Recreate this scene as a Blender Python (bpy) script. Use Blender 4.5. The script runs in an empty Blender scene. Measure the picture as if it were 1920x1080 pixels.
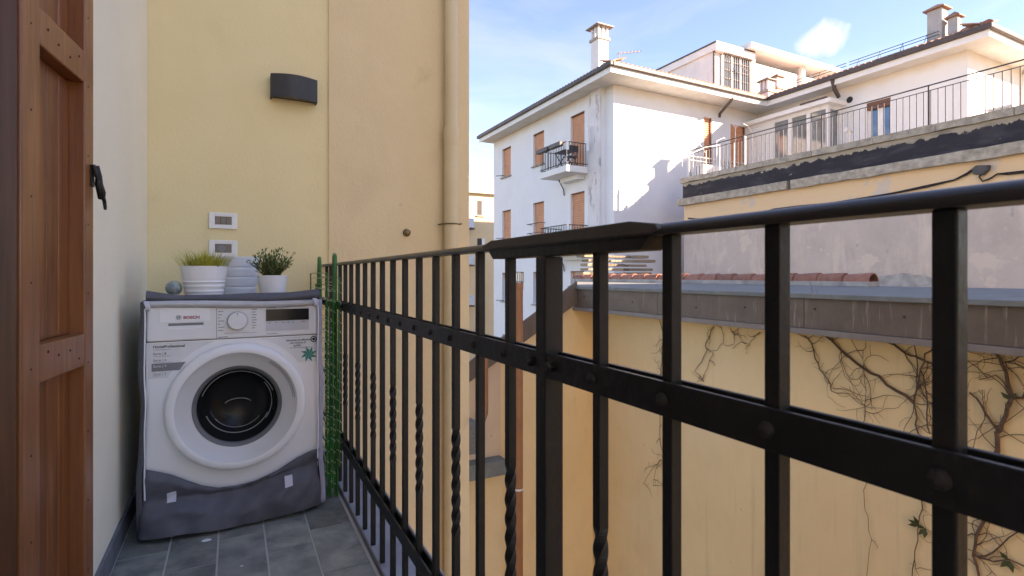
import bpy, bmesh, math, random
from mathutils import Vector, Matrix, noise

random.seed(7)
R = math.radians
SC = bpy.context.scene
COL = SC.collection

# ------------------------------------------------------------------ camera, sky, sun, exposure
CAM_Z, F = 0.975, 1000.0            # metres; focal length in photo pixels (1920 wide)
YAW = math.atan2(523.0, 1000.0)     # the balcony runs along +Y, camera turned right of it
FW = (math.sin(YAW), math.cos(YAW)); RT = (math.cos(YAW), -math.sin(YAW))
cam = bpy.data.cameras.new('camera'); cam_o = bpy.data.objects.new('camera', cam); COL.objects.link(cam_o)
cam_o.location = (0, 0, CAM_Z); cam_o.rotation_euler = (R(90), 0, -YAW)
cam.sensor_width = 36; cam.lens = 18.75; cam.shift_y = -24 / 1920
cam.clip_start = 0.02; cam.clip_end = 3000
cam.dof.use_dof = True; cam.dof.focus_distance = 4.0; cam.dof.aperture_fstop = 13
SC.camera = cam_o

SUN = Vector((0.66, -0.75, 0.50)).normalized()
EL = math.asin(SUN.z); AZ = math.atan2(SUN.x, SUN.y)
w = bpy.data.worlds.new('World'); SC.world = w; w.use_nodes = True
nt = w.node_tree; nt.nodes.clear()
N = lambda t, **k: (lambda n: ([setattr(n, a, b) for a, b in k.items()], n)[1])(nt.nodes.new(t))
sky = N('ShaderNodeTexSky', sky_type='NISHITA', sun_disc=False, sun_elevation=EL, sun_rotation=AZ,
        altitude=100, air_density=1.0, dust_density=0.0, ozone_density=7.5)
tc = N('ShaderNodeTexCoord')
mp = N('ShaderNodeMapping'); mp.inputs['Scale'].default_value = (1.6, 1.6, 7.0); mp.inputs['Rotation'].default_value = (0.25, 0.1, 0.4)
nz = N('ShaderNodeTexNoise'); nz.inputs['Scale'].default_value = 1.7; nz.inputs['Detail'].default_value = 8; nz.inputs['Roughness'].default_value = .58
nz.inputs['Distortion'].default_value = .7
rp = N('ShaderNodeValToRGB'); rp.color_ramp.elements[0].position = .40; rp.color_ramp.elements[1].position = .80
rp.color_ramp.elements[1].color = (.11, .11, .11, 1)
pd = Vector((.791, .496, .356)).normalized()
sub = N('ShaderNodeVectorMath', operation='SUBTRACT'); sub.inputs[1].default_value = pd
sc_ = N('ShaderNodeVectorMath', operation='MULTIPLY'); sc_.inputs[1].default_value = (1, 1, 1.25)
ln = N('ShaderNodeVectorMath', operation='LENGTH')
mr = N('ShaderNodeMapRange'); mr.inputs['From Min'].default_value = .062; mr.inputs['From Max'].default_value = .004
n2 = N('ShaderNodeTexNoise'); n2.inputs['Scale'].default_value = 17; n2.inputs['Detail'].default_value = 10; n2.inputs['Distortion'].default_value = 1.2
ml = N('ShaderNodeMath', operation='MULTIPLY')
r2 = N('ShaderNodeMapRange'); r2.inputs['From Min'].default_value = .22; r2.inputs['From Max'].default_value = .62; r2.inputs['To Max'].default_value = .6
ad = N('ShaderNodeMath', operation='MAXIMUM')
mx = N('ShaderNodeMix', data_type='RGBA'); mx.inputs['B'].default_value = (4.6, 4.9, 5.3, 1)
bg = N('ShaderNodeBackground'); bg.inputs['Strength'].default_value = 0.092
out = N('ShaderNodeOutputWorld')
L = nt.links.new
L(tc.outputs['Generated'], mp.inputs['Vector']); L(mp.outputs['Vector'], nz.inputs['Vector']); L(nz.outputs['Fac'], rp.inputs['Fac'])
L(tc.outputs['Generated'], sub.inputs[0]); L(sub.outputs[0], sc_.inputs[0]); L(sc_.outputs[0], ln.inputs[0]); L(ln.outputs['Value'], mr.inputs['Value'])
L(tc.outputs['Generated'], n2.inputs['Vector']); L(n2.outputs['Fac'], ml.inputs[0]); L(mr.outputs['Result'], ml.inputs[1])
L(ml.outputs[0], r2.inputs['Value']); L(rp.outputs['Color'], ad.inputs[0]); L(r2.outputs['Result'], ad.inputs[1])
L(ad.outputs[0], mx.inputs['Factor']); L(sky.outputs['Color'], mx.inputs['A']); L(mx.outputs['Result'], bg.inputs['Color']); L(bg.outputs[0], out.inputs['Surface'])

sl = bpy.data.lights.new('sun', 'SUN'); sl.energy = 3.8; sl.angle = R(0.5); sl.color = (1, .975, .94)
so = bpy.data.objects.new('sun', sl); COL.objects.link(so); so.rotation_euler = SUN.to_track_quat('Z', 'Y').to_euler()
so.location = (20, -20, 20)
vs = SC.view_settings
vs.view_transform = 'Standard'; vs.look = 'None'; vs.exposure = 2.48; vs.gamma = 1; vs.use_curve_mapping = False
vs.use_white_balance = True; vs.white_balance_temperature = 10400; vs.white_balance_tint = 28
SC.cycles.max_bounces = 10; SC.cycles.diffuse_bounces = 6; SC.cycles.glossy_bounces = 4; SC.cycles.transparent_max_bounces = 12

# ------------------------------------------------------------------ helpers
def ray(px, py):
    u = (px - 960) / F; v = (516 - py) / F
    return Vector((FW[0] + u * RT[0], FW[1] + u * RT[1], v))
def on_x(px, py, X): d = ray(px, py); return d * (X / d.x) + Vector((0, 0, CAM_Z))
def on_y(px, py, Y): d = ray(px, py); return d * (Y / d.y) + Vector((0, 0, CAM_Z))

BASE = {}
def tag(o, label=None, cat=None, group=None, kind=None):
    for k, v in (('label', label), ('category', cat), ('group', group), ('kind', kind)):
        if v: o[k] = v
    return o
def thing(name, label, cat, loc=(0, 0, 0), group=None, rot=None):
    o = bpy.data.objects.new(name, None); COL.objects.link(o); o.empty_display_size = .1
    o.location = loc
    if rot is not None: o.rotation_euler = (0, 0, rot); BASE[o.name] = Vector((0, 0, 0))
    else: BASE[o.name] = Vector(loc)
    return tag(o, label, cat, group)

class MB:
    def __init__(s): s.v = []; s.f = []
    def add(s, vs, fs):
        b = len(s.v); s.v += [Vector(p) for p in vs]; s.f += [tuple(b + i for i in f) for f in fs]; return s
    def box(s, x0, y0, z0, x1, y1, z1):
        x0, x1 = min(x0, x1), max(x0, x1); y0, y1 = min(y0, y1), max(y0, y1); z0, z1 = min(z0, z1), max(z0, z1)
        return s.add([(x0,y0,z0),(x1,y0,z0),(x1,y1,z0),(x0,y1,z0),(x0,y0,z1),(x1,y0,z1),(x1,y1,z1),(x0,y1,z1)],
                     [(0,3,2,1),(4,5,6,7),(0,1,5,4),(1,2,6,5),(2,3,7,6),(3,0,4,7)])
    def prism(s, pts, ext):            # polygon points (3-D) swept by ext
        n = len(pts); ext = Vector(ext); p = [Vector(q) for q in pts]
        return s.add(p + [q + ext for q in p], [tuple(range(n))[::-1], tuple(range(n, 2*n))] +
                     [(i, (i+1) % n, n + (i+1) % n, n + i) for i in range(n)])
    def tube(s, pts, r, n=8, cap=True):
        pts = [Vector(p) for p in pts]; k = len(pts)
        rs = r if isinstance(r, (list, tuple)) else [r] * k
        vs = []; up = None
        for i, p in enumerate(pts):
            t = (pts[min(i+1, k-1)] - pts[max(i-1, 0)]).normalized()
            if up is None:
                up = Vector((0, 0, 1)) if abs(t.z) < .9 else Vector((1, 0, 0))
            a = t.cross(up)
            if a.length < 1e-5: a = t.cross(Vector((0, 1, 0)))
            a.normalize(); b = a.cross(t).normalized(); up = b
            for j in range(n):
                q = 2 * math.pi * j / n
                vs.append(p + (a * math.cos(q) + b * math.sin(q)) * rs[i])
        fs = [(i*n + j, i*n + (j+1) % n, (i+1)*n + (j+1) % n, (i+1)*n + j) for i in range(k-1) for j in range(n)]
        if cap: fs += [tuple(range(n))[::-1], tuple(range((k-1)*n, k*n))]
        return s.add(vs, fs)
    def lathe(s, prof, c=(0, 0, 0), n=32, axis='z', sx=1, sy=1):   # prof: (r, h)
        c = Vector(c); vs = []
        for r, h in prof:
            for j in range(n):
                q = 2 * math.pi * j / n; a, b = r * math.cos(q) * sx, r * math.sin(q) * sy
                vs.append(c + (Vector((a, b, h)) if axis == 'z' else Vector((a, h, b)) if axis == 'y' else Vector((h, a, b))))
        k = len(prof)
        fs = [(i*n + j, i*n + (j+1) % n, (i+1)*n + (j+1) % n, (i+1)*n + j) for i in range(k-1) for j in range(n)]
        if prof[0][0] > 1e-6 and False: pass
        return s.add(vs, fs)
    def disc(s, c, r, axis='y', n=32):
        c = Vector(c); vs = []
        for j in range(n):
            q = 2 * math.pi * j / n; a, b = r * math.cos(q), r * math.sin(q)
            vs.append(c + (Vector((a, 0, b)) if axis == 'y' else Vector((a, b, 0)) if axis == 'z' else Vector((0, a, b))))
        return s.add(vs, [tuple(range(n))])
    def grid(s, fn, nu, nv):
        vs = [fn(i / nu, j / nv) for j in range(nv + 1) for i in range(nu + 1)]
        return s.add(vs, [(j*(nu+1)+i, j*(nu+1)+i+1, (j+1)*(nu+1)+i+1, (j+1)*(nu+1)+i) for j in range(nv) for i in range(nu)])
    def mesh(s, name, mat, smooth=False, off=Vector((0, 0, 0)), fix=True):
        me = bpy.data.meshes.new(name); me.from_pydata([p - off for p in s.v], [], s.f); me.update()
        if fix:
            bm = bmesh.new(); bm.from_mesh(me); bmesh.ops.recalc_face_normals(bm, faces=bm.faces); bm.to_mesh(me); bm.free()
        me.materials.append(mat)
        if smooth:
            me.polygons.foreach_set('use_smooth', [True] * len(me.polygons))
            try: me.set_sharp_from_angle(angle=R(40))
            except Exception: pass
        return me
    def build(s, name, mat, parent=None, smooth=False, bevel=0, solid=0, sub=0, fix=True, seg=2):
        off = BASE.get(parent.name, Vector((0, 0, 0))) if parent else Vector((0, 0, 0))
        o = bpy.data.objects.new(name, s.mesh(name, mat, smooth, off, fix)); COL.objects.link(o)
        if parent: o.parent = parent; BASE[o.name] = off
        mods(o, bevel, solid, sub, seg); return o
def mods(o, bevel=0, solid=0, sub=0, seg=2):
    if sub: m = o.modifiers.new('s', 'SUBSURF'); m.levels = m.render_levels = sub
    if solid: m = o.modifiers.new('t', 'SOLIDIFY'); m.thickness = solid; m.offset = 0
    if bevel: m = o.modifiers.new('b', 'BEVEL'); m.width = bevel; m.segments = seg; m.limit_method = 'ANGLE'; m.angle_limit = R(35)
def inst(name, me, parent, loc, bevel=0, rot=None, scale=None):     # alike parts share a mesh made at the origin
    o = bpy.data.objects.new(name, me); COL.objects.link(o)
    o.parent = parent; o.location = Vector(loc) - BASE.get(parent.name, Vector((0, 0, 0))) if parent else loc
    if rot is not None: o.rotation_euler = rot
    if scale is not None: o.scale = scale
    BASE[o.name] = BASE.get(parent.name, Vector((0, 0, 0)))
    mods(o, bevel); return o
def boxm(name, mat, sx, sy, sz):     # centred in x,y, standing on z=0
    return MB().box(-sx/2, -sy/2, 0, sx/2, sy/2, sz).mesh(name, mat)
def words(name, txt, size, loc, mat, parent, width=None, align='LEFT', bold=0.0):   # flat lettering facing -Y
    c = bpy.data.curves.new(name, 'FONT'); c.body = txt; c.size = size; c.align_x = align; c.offset = bold; c.resolution_u = 3
    t = bpy.data.objects.new(name, c); COL.objects.link(t)
    dg = bpy.context.evaluated_depsgraph_get(); me = bpy.data.meshes.new_from_object(t.evaluated_get(dg))
    bpy.data.objects.remove(t); me.materials.clear(); me.materials.append(mat)
    if width:
        xs = [v.co.x for v in me.vertices]; k = width / (max(xs) - min(xs))
        for v in me.vertices: v.co.x *= k
    o = bpy.data.objects.new(name, me); COL.objects.link(o); o.parent = parent
    o.location = Vector(loc) - BASE.get(parent.name, Vector((0, 0, 0))); o.rotation_euler = (R(90), 0, 0)
    return o

# ------------------------------------------------------------------ materials
def pm(name, c1, c2=None, scale=6, rough=.75, bump=0, bscale=80, metal=0, spec=.4, stretch=(1, 1, 1), rand=0, detail=7, lo=.35, hi=.68,
       c3=None, s3=2, st3=(1, 1, 1), lo3=.55, hi3=.72, a3=1.0, coat=0, bdist=.004, wrld=False, rvar=.12, distort=.3):
    m = bpy.data.materials.new(name); m.use_nodes = True; t = m.node_tree; p = t.nodes['Principled BSDF']
    n = lambda k: t.nodes.new(k); l = t.links.new
    p.inputs['Roughness'].default_value = rough; p.inputs['Metallic'].default_value = metal
    p.inputs['Specular IOR Level'].default_value = spec; p.inputs['Coat Weight'].default_value = coat; p.inputs['Coat Roughness'].default_value = .12
    tcn = n('ShaderNodeTexCoord'); src = tcn.outputs['Object']
    if wrld: g = n('ShaderNodeNewGeometry'); src = g.outputs['Position']
    if rand:
        oi = n('ShaderNodeObjectInfo'); va = n('ShaderNodeVectorMath'); va.operation = 'ADD'
        l(src, va.inputs[0]); sca = n('ShaderNodeMath'); sca.operation = 'MULTIPLY'; sca.inputs[1].default_value = 37; l(oi.outputs['Random'], sca.inputs[0])
        l(sca.outputs[0], va.inputs[1]); src = va.outputs[0]
    mpn = n('ShaderNodeMapping'); mpn.inputs['Scale'].default_value = stretch; l(src, mpn.inputs['Vector'])
    no = n('ShaderNodeTexNoise'); no.inputs['Scale'].default_value = scale; no.inputs['Detail'].default_value = detail; no.inputs['Roughness'].default_value = .6
    no.inputs['Distortion'].default_value = distort
    l(mpn.outputs[0], no.inputs['Vector'])
    c2 = c2 or tuple(x * .86 for x in c1)
    mp_ = n('ShaderNodeMapRange'); mp_.inputs['From Min'].default_value = lo; mp_.inputs['From Max'].default_value = hi; l(no.outputs['Fac'], mp_.inputs['Value'])
    mixn = n('ShaderNodeMix'); mixn.data_type = 'RGBA'; mixn.inputs['A'].default_value = (*c1, 1); mixn.inputs['B'].default_value = (*c2, 1)
    l(mp_.outputs['Result'], mixn.inputs['Factor']); cur = mixn.outputs['Result']
    if c3:
        m3 = n('ShaderNodeMapping'); m3.inputs['Scale'].default_value = st3; l(src, m3.inputs['Vector'])
        q = n('ShaderNodeTexNoise'); q.inputs['Scale'].default_value = s3; q.inputs['Detail'].default_value = 9; q.inputs['Roughness'].default_value = .65; l(m3.outputs[0], q.inputs['Vector'])
        r = n('ShaderNodeMapRange'); r.inputs['From Min'].default_value = lo3; r.inputs['From Max'].default_value = hi3; r.inputs['To Max'].default_value = a3; l(q.outputs['Fac'], r.inputs['Value'])
        x = n('ShaderNodeMix'); x.data_type = 'RGBA'; x.inputs['B'].default_value = (*c3, 1); l(r.outputs['Result'], x.inputs['Factor']); l(cur, x.inputs['A']); cur = x.outputs['Result']
    if rand:
        hv = n('ShaderNodeHueSaturation'); mm = n('ShaderNodeMapRange'); mm.inputs['To Min'].default_value = 1 - rand; mm.inputs['To Max'].default_value = 1 + rand
        l(oi.outputs['Random'], mm.inputs['Value']); l(mm.outputs['Result'], hv.inputs['Value']); l(cur, hv.inputs['Color']); cur = hv.outputs['Color']
    l(cur, p.inputs['Base Color'])
    rr = n('ShaderNodeMapRange'); rr.inputs['To Min'].default_value = max(0, rough - rvar); rr.inputs['To Max'].default_value = min(1, rough + rvar); l(no.outputs['Fac'], rr.inputs['Value']); l(rr.outputs['Result'], p.inputs['Roughness'])
    if bump:
        b = n('ShaderNodeTexNoise'); b.inputs['Scale'].default_value = bscale; b.inputs['Detail'].default_value = 6; l(mpn.outputs[0], b.inputs['Vector'])
        bu = n('ShaderNodeBump'); bu.inputs['Strength'].default_value = bump; bu.inputs['Distance'].default_value = bdist; l(b.outputs['Fac'], bu.inputs['Height']); l(bu.outputs[0], p.inputs['Normal'])
    m['out'] = 1
    return m
def node_of(m, kind): return [x for x in m.node_tree.nodes if x.bl_idname == kind]
def zmix(m, c, z0, z1, amp, scale, st=(1, 1, 1)):    # a second coat of paint above/below an uneven height (world z)
    t = m.node_tree; p = t.nodes['Principled BSDF']; cur = p.inputs['Base Color'].links[0].from_socket
    g = t.nodes.new('ShaderNodeNewGeometry'); s = t.nodes.new('ShaderNodeSeparateXYZ'); t.links.new(g.outputs['Position'], s.inputs[0])
    mpn = t.nodes.new('ShaderNodeMapping'); mpn.inputs['Scale'].default_value = st; t.links.new(g.outputs['Position'], mpn.inputs['Vector'])
    q = t.nodes.new('ShaderNodeTexNoise'); q.inputs['Scale'].default_value = scale; q.inputs['Detail'].default_value = 8; q.inputs['Roughness'].default_value = .62; t.links.new(mpn.outputs[0], q.inputs['Vector'])
    a = t.nodes.new('ShaderNodeMath'); a.operation = 'MULTIPLY_ADD'; a.inputs[1].default_value = amp; t.links.new(q.outputs['Fac'], a.inputs[0]); t.links.new(s.outputs['Z'], a.inputs[2])
    r = t.nodes.new('ShaderNodeMapRange'); r.inputs['From Min'].default_value = z0 + amp * .5; r.inputs['From Max'].default_value = z1 + amp * .5; t.links.new(a.outputs[0], r.inputs['Value'])
    x = t.nodes.new('ShaderNodeMix'); x.data_type = 'RGBA'; x.inputs['B'].default_value = (*c, 1); t.links.new(r.outputs['Result'], x.inputs['Factor']); t.links.new(cur, x.inputs['A'])
    q.inputs['Roughness'].default_value = .72; t.links.new(x.outputs['Result'], p.inputs['Base Color'])

def patch(m, c, scale, lo, hi, amt=1, st=(1, 1, 1), off=0, rough=.6):     # irregular patches of another coat, chips, stains
    t = m.node_tree; p = t.nodes['Principled BSDF']; cur = p.inputs['Base Color'].links[0].from_socket
    g = t.nodes.new('ShaderNodeNewGeometry'); mpn = t.nodes.new('ShaderNodeMapping'); mpn.inputs['Scale'].default_value = st; mpn.inputs['Location'].default_value = (off, off * 1.7, off * .6); t.links.new(g.outputs['Position'], mpn.inputs['Vector'])
    q = t.nodes.new('ShaderNodeTexNoise'); q.inputs['Scale'].default_value = scale; q.inputs['Detail'].default_value = 10; q.inputs['Roughness'].default_value = rough; t.links.new(mpn.outputs[0], q.inputs['Vector'])
    r = t.nodes.new('ShaderNodeMapRange'); r.inputs['From Min'].default_value = lo; r.inputs['From Max'].default_value = hi; r.inputs['To Max'].default_value = amt; t.links.new(q.outputs['Fac'], r.inputs['Value'])
    x = t.nodes.new('ShaderNodeMix'); x.data_type = 'RGBA'; x.inputs['B'].default_value = (*c, 1); t.links.new(r.outputs['Result'], x.inputs['Factor']); t.links.new(cur, x.inputs['A']); t.links.new(x.outputs['Result'], p.inputs['Base Color'])

M = {}
M['cream'] = pm('cream_plaster', (.88, .81, .645), (.85, .775, .61), 3, .85, .3, 60, spec=.2, c3=(.74, .70, .60), s3=2.2, lo3=.56, hi3=.8, a3=.6)
M['yellow'] = pm('yellow_plaster', (.81, .67, .40), (.78, .64, .37), 2.5, .85, .3, 70, spec=.2, c3=(.62, .47, .27), s3=1.6, lo3=.58, hi3=.8, a3=.5)
M['beige'] = pm('beige_plaster', (.77, .60, .375), (.73, .56, .345), 3, .85, .45, 60, spec=.2, c3=(.55, .38, .23), s3=4, lo3=.6, hi3=.75, a3=.5)
patch(M['yellow'], (.70, .60, .42), 7, .66, .74, .45, (1, 1, 1), 3); patch(M['beige'], (.62, .46, .31), 2.2, .56, .75, .5, (1, 1, .5), 6); patch(M['beige'], (.52, .40, .29), 13, .71, .74, .5, (1, 1, 1), 8)
M['pipe_cream'] = pm('painted_pipe', (.70, .56, .35), (.64, .50, .31), 4, .45, .1, 60)
M['wood'] = pm('stained_wood', (.31, .106, .039), (.175, .052, .017), 5, .38, .12, 26, stretch=(9, 9, .55), spec=.45, coat=.15, lo=.3, hi=.75)
M['wood_shaded'] = pm('recess_shaded_wood', (.115, .034, .011), (.06, .018, .006), 5, .4, .12, 26, stretch=(9, 9, .55), spec=.4)  # darker wood tone carries the recess shade of the second leaf
M['plank'] = pm('red_brown_plank', (.27, .080, .022), (.15, .040, .011), 5, .4, .12, 26, stretch=(9, 9, .55), spec=.45, coat=.1, rand=.12)
M['wood_dark'] = pm('weathered_pin_hole', (.05, .02, .012), rough=.8)
M['slate'] = pm('slate_tile', (.26, .262, .225), (.105, .112, .105), 8, .62, .8, 30, rand=.28, c3=(.40, .36, .28), s3=9, lo3=.55, hi3=.8, a3=.55, bdist=.006)
M['grout'] = pm('cement_grout', (.52, .50, .46), rough=.95, bump=.3)
M['skirt'] = pm('slate_skirting', (.17, .18, .20), (.11, .115, .13), 8, .6, .2)
M['marble'] = pm('grey_stone_sill', (.27, .285, .32), (.2, .21, .24), 7, .6, .2, c3=(.12, .12, .125), s3=5, a3=.6)
M['iron'] = pm('black_painted_iron', (.0105, .010, .0098), (.020, .018, .016), 10, .46, .5, 60, spec=.3, bdist=.003, c3=(.06, .042, .03), s3=30, lo3=.69, hi3=.73, a3=.8)
M['iron_top'] = pm('worn_painted_handrail', (.016, .0155, .016), (.03, .027, .024), 9, .38, .25, 40, spec=.55, stretch=(3, .5, 3), bdist=.002)
M['plate_iron'] = pm('brown_worn_iron_plate', (.060, .050, .043), (.085, .07, .06), 16, .5, .4, 50, spec=.35, bdist=.002)
M['rust'] = pm('rusted_rivet', (.012, .010, .009), (.03, .021, .015), 30, .65, .4, 90)
M['white'] = pm('white_enamel', (.80, .80, .80), (.78, .78, .78), 3, .32, 0, spec=.5)
M['white2'] = pm('white_plastic', (.74, .74, .735), (.72, .72, .72), 3, .38, 0, spec=.5)
M['ring'] = pm('grey_white_door_ring', (.62, .62, .615), (.6, .6, .6), 3, .35, 0)
M['chrome'] = pm('brushed_metal', (.55, .56, .58), rough=.25, metal=1)
M['black'] = pm('black_gloss_plastic', (.012, .012, .014), rough=.12, rvar=.03)
M['glassd'] = pm('dark_door_glass', (.016, .016, .016), rough=.2, spec=.16, rvar=.04)
M['glass_glint'] = pm('grey_glass_highlight', (.30, .30, .30), rough=.25)
M['rubber'] = pm('grey_rubber_gasket', (.15, .155, .16), rough=.45)
M['greyp'] = pm('pale_grey_plastic', (.55, .555, .58), rough=.4)
M['ink'] = pm('black_print', (.03, .03, .035), rough=.6)
M['inkg'] = pm('grey_print', (.22, .22, .23), rough=.6)
M['red'] = pm('red_print', (.45, .02, .03), rough=.5)
M['teal'] = pm('teal_print', (.0, .17, .14), (.01, .30, .25), 40, .5)
M['stick'] = pm('white_sticker', (.74, .74, .74), rough=.5)
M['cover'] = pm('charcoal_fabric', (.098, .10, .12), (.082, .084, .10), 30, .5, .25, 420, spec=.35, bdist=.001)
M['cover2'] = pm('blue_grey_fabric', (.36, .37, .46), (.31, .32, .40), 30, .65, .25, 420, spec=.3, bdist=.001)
M['cover3'] = pm('pale_grey_fabric', (.50, .50, .50), (.44, .44, .45), 20, .7, .2, 300)
M['piping'] = pm('white_piping', (.82, .82, .84), rough=.6)
M['velcro'] = pm('lilac_velcro', (.60, .60, .68), rough=.9, bump=.5, bscale=300)
M['pot'] = pm('white_lacquered_pot', (.78, .79, .80), (.75, .76, .77), 5, .4)
M['potb'] = pm('blue_white_pot', (.72, .74, .78), (.68, .70, .75), 5, .42)
M['soil'] = pm('potting_soil', (.03, .02, .012), rough=.95, bump=.8)
M['grass'] = pm('yellow_green_blade', (.54, .48, .07), (.27, .28, .04), 60, .5, lo=.3, hi=.7)
M['leaf'] = pm('dark_green_leaf', (.06, .11, .024), (.12, .165, .045), 50, .5, lo=.3, hi=.7)
M['stem'] = pm('brown_stem', (.07, .05, .02), rough=.8)
M['globe'] = pm('glass_ball', (.10, .17, .22), (.35, .40, .33), 55, .08, spec=.8)
M['green'] = pm('green_plastic_coating', (.008, .17, .032), (.006, .12, .024), 10, .3, spec=.5)
M['wire'] = pm('pale_green_wire', (.60, .66, .46), (.42, .54, .32), 30, .4)
M['lamp'] = pm('anthracite_lamp', (.040, .042, .046), rough=.5)
M['lampg'] = pm('frosted_lamp_glass', (.16, .15, .12), rough=.35)
M['plate'] = pm('white_switch_plate', (.80, .80, .79), rough=.35)
M['sw'] = pm('bronze_switch', (.20, .165, .13), (.17, .14, .11), 4, .35)
M['brass'] = pm('old_brass', (.22, .16, .08), rough=.45, metal=.8)
# beyond the railing
M['ochre'] = pm('ochre_render', (.85, .63, .365), (.81, .59, .335), 1.1, .9, .4, 34, spec=.15, c3=(.68, .49, .29), s3=2.4, st3=(1, 1, .55), lo3=.52, hi3=.82, a3=.6)
patch(M['ochre'], (.40, .28, .17), 9, .715, .735, .7); patch(M['ochre'], (.60, .42, .25), 3, .58, .78, .5, (1, 3.5, .22), 4); patch(M['ochre'], (.86, .68, .45), .8, .5, .7, .5)
M['peach'] = pm('peach_render', (.70, .53, .37), (.66, .48, .34), 2, .9, .3, 40, spec=.15, c3=(.3, .18, .13), s3=7, lo3=.66, hi3=.72, a3=.8)
M['brown'] = pm('brown_sheet_fascia', (.155, .115, .09), (.125, .09, .072), 5, .6, .15, 30, c3=(.50, .45, .38), s3=4.5, st3=(2, 7, .45), lo3=.575, hi3=.70, a3=.42)
M['zinc'] = pm('grey_zinc_sheet', (.20, .22, .215), (.16, .175, .17), 5, .8, .15, 20, spec=.2, c3=(.30, .30, .28), s3=4, a3=.5)
M['zincd'] = pm('dull_gutter_lip', (.20, .165, .15), (.24, .21, .19), 5, .6)
M['tile'] = pm('terracotta_tile', (.37, .155, .105), (.27, .105, .075), 14, .8, .4, 50, rand=.22, c3=(.42, .32, .22), s3=12, lo3=.58, hi3=.75, a3=.6)
M['tile_far'] = pm('old_roof_tile', (.36, .19, .13), (.22, .12, .09), 4, .85, .4, 30, c3=(.4, .34, .26), s3=6, a3=.7)
M['flue'] = pm('copper_brown_flue', (.40, .17, .085), (.34, .14, .07), 6, .4)
M['steel'] = pm('steel_cowl', (.5, .5, .48), rough=.3, metal=1)
M['vine_leaf'] = pm('dull_vine_leaf', (.045, .065, .022), (.07, .08, .03), 30, .6)
M['vine'] = pm('vine_bark', (.16, .095, .065), (.085, .05, .036), 40, .9, .5, 120)
M['tar_wall'] = pm('concrete_band', (.46, .39, .32), (.32, .275, .23), 5, .9, .6, 14, wrld=True, bdist=.03)
zmix(M['tar_wall'], (.03, .028, .036), 3.585, 3.60, .40, 4.2, (1, 1, .8)); zmix(M['tar_wall'], (.38, .32, .25), 4.07, 4.085, .42, 3.0, (1, 1.3, .8)); patch(M['tar_wall'], (.60, .54, .48), 5, .685, .70, .9, (1, .6, 1.5), 5); patch(M['tar_wall'], (.075, .068, .075), 2.5, .5, .7, .7, (1, .5, 2), 12)
M['conc'] = pm('weathered_concrete', (.46, .40, .33), (.25, .22, .185), 6, .92, .7, 16, wrld=True, bdist=.02)
M['bare'] = pm('bare_pinkish_render', (.53, .44, .395), (.45, .375, .34), .9, .92, .5, 9, wrld=True, c3=(.60, .50, .43), s3=2.0, st3=(1, 1, .45), lo3=.5, hi3=.72, a3=.8, bdist=.02)
patch(M['bare'], (.44, .37, .34), 1.3, .56, .64, .6, (1, 1, 1.4), 3); patch(M['bare'], (.70, .58, .48), 1.1, .55, .7, .7, (1, 1.6, .35), 9)
zmix(M['bare'], (.75, .515, .32), 2.62, 2.86, 1.5, .9, (1, 1, .8)); patch(M['bare'], (.60, .49, .42), 1.5, .60, .63, .85, (1, 1, 1), 17); patch(M['bare'], (.34, .30, .28), 2.2, .66, .70, .7, (1, 1, .5), 31)
M['mortar'] = pm('grey_mortar', (.42, .39, .36), (.27, .25, .235), 4, .9, .7, 14)
M['cable'] = pm('black_cable', (.02, .018, .018), rough=.6)
M['box'] = pm('grey_junction_box', (.085, .08, .08), rough=.7)
M['wwall'] = pm('white_render', (.76, .775, .79), (.72, .73, .745), 1.2, .9, .15, 25, spec=.15, wrld=True, c3=(.58, .56, .54), s3=1.1, st3=(1, 1, .5), lo3=.60, hi3=.85, a3=.55)
zmix(M['wwall'], (.70, .58, .45), 7.55, 8.1, .7, 1.4, (1, 1, 1))
M['wwall3'] = pm('white_roof_render', (.74, .745, .745), (.66, .655, .64), 1.4, .9, .2, 20, wrld=True, c3=(.5, .46, .41), s3=2.2, st3=(1, 1, .4), lo3=.6, hi3=.8, a3=.6)
M['wwall2'] = pm('peeling_white_render', (.72, .70, .70), (.64, .61, .61), 1.6, .9, .3, 15, wrld=True, c3=(.36, .34, .35), s3=3.0, st3=(1, 1, .35), lo3=.56, hi3=.61, a3=.85)
M['chim'] = pm('grey_chimney_render', (.44, .42, .41), (.33, .31, .30), 3, .9, .3, 15, wrld=True)
M['soffit'] = pm('soffit_paint', (.70, .69, .66), (.60, .58, .53), 2, .9, wrld=True)
M['fascia'] = pm('white_fascia', (.78, .78, .77), (.72, .71, .69), 2, .85, wrld=True)
M['gutter'] = pm('dark_brown_gutter', (.085, .065, .06), (.065, .05, .047), 4, .5)
M['shut'] = pm('orange_roller_shutter', (.70, .34, .20), (.62, .29, .175), 3, .6)
M['shutb'] = pm('brown_box', (.20, .085, .055), rough=.6)
M['winf'] = pm('white_window_frame', (.78, .79, .80), rough=.4)
M['pane'] = pm('pale_reflecting_glass', (.10, .115, .13), (.26, .29, .31), 1.3, .08, spec=1.0, rvar=.03, wrld=True)
M['sky_reflection'] = pm('sky_reflecting_pane_paint', (.05, .17, .34), (.08, .24, .42), 1.5, .1, spec=.6, rvar=.03)  # blue base colour stands in for the sky mirrored in the panes
M['glass'] = pm('window_glass', (.05, .075, .10), rough=.06, spec=1.0, rvar=.02)
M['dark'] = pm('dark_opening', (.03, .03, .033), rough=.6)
M['metalw'] = pm('grey_railing_paint', (.23, .23, .235), rough=.5)
M['metald'] = pm('dark_railing_paint', (.05, .05, .055), rough=.5)
M['white_rail'] = pm('white_railing_paint', (.72, .72, .73), rough=.5)
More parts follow.
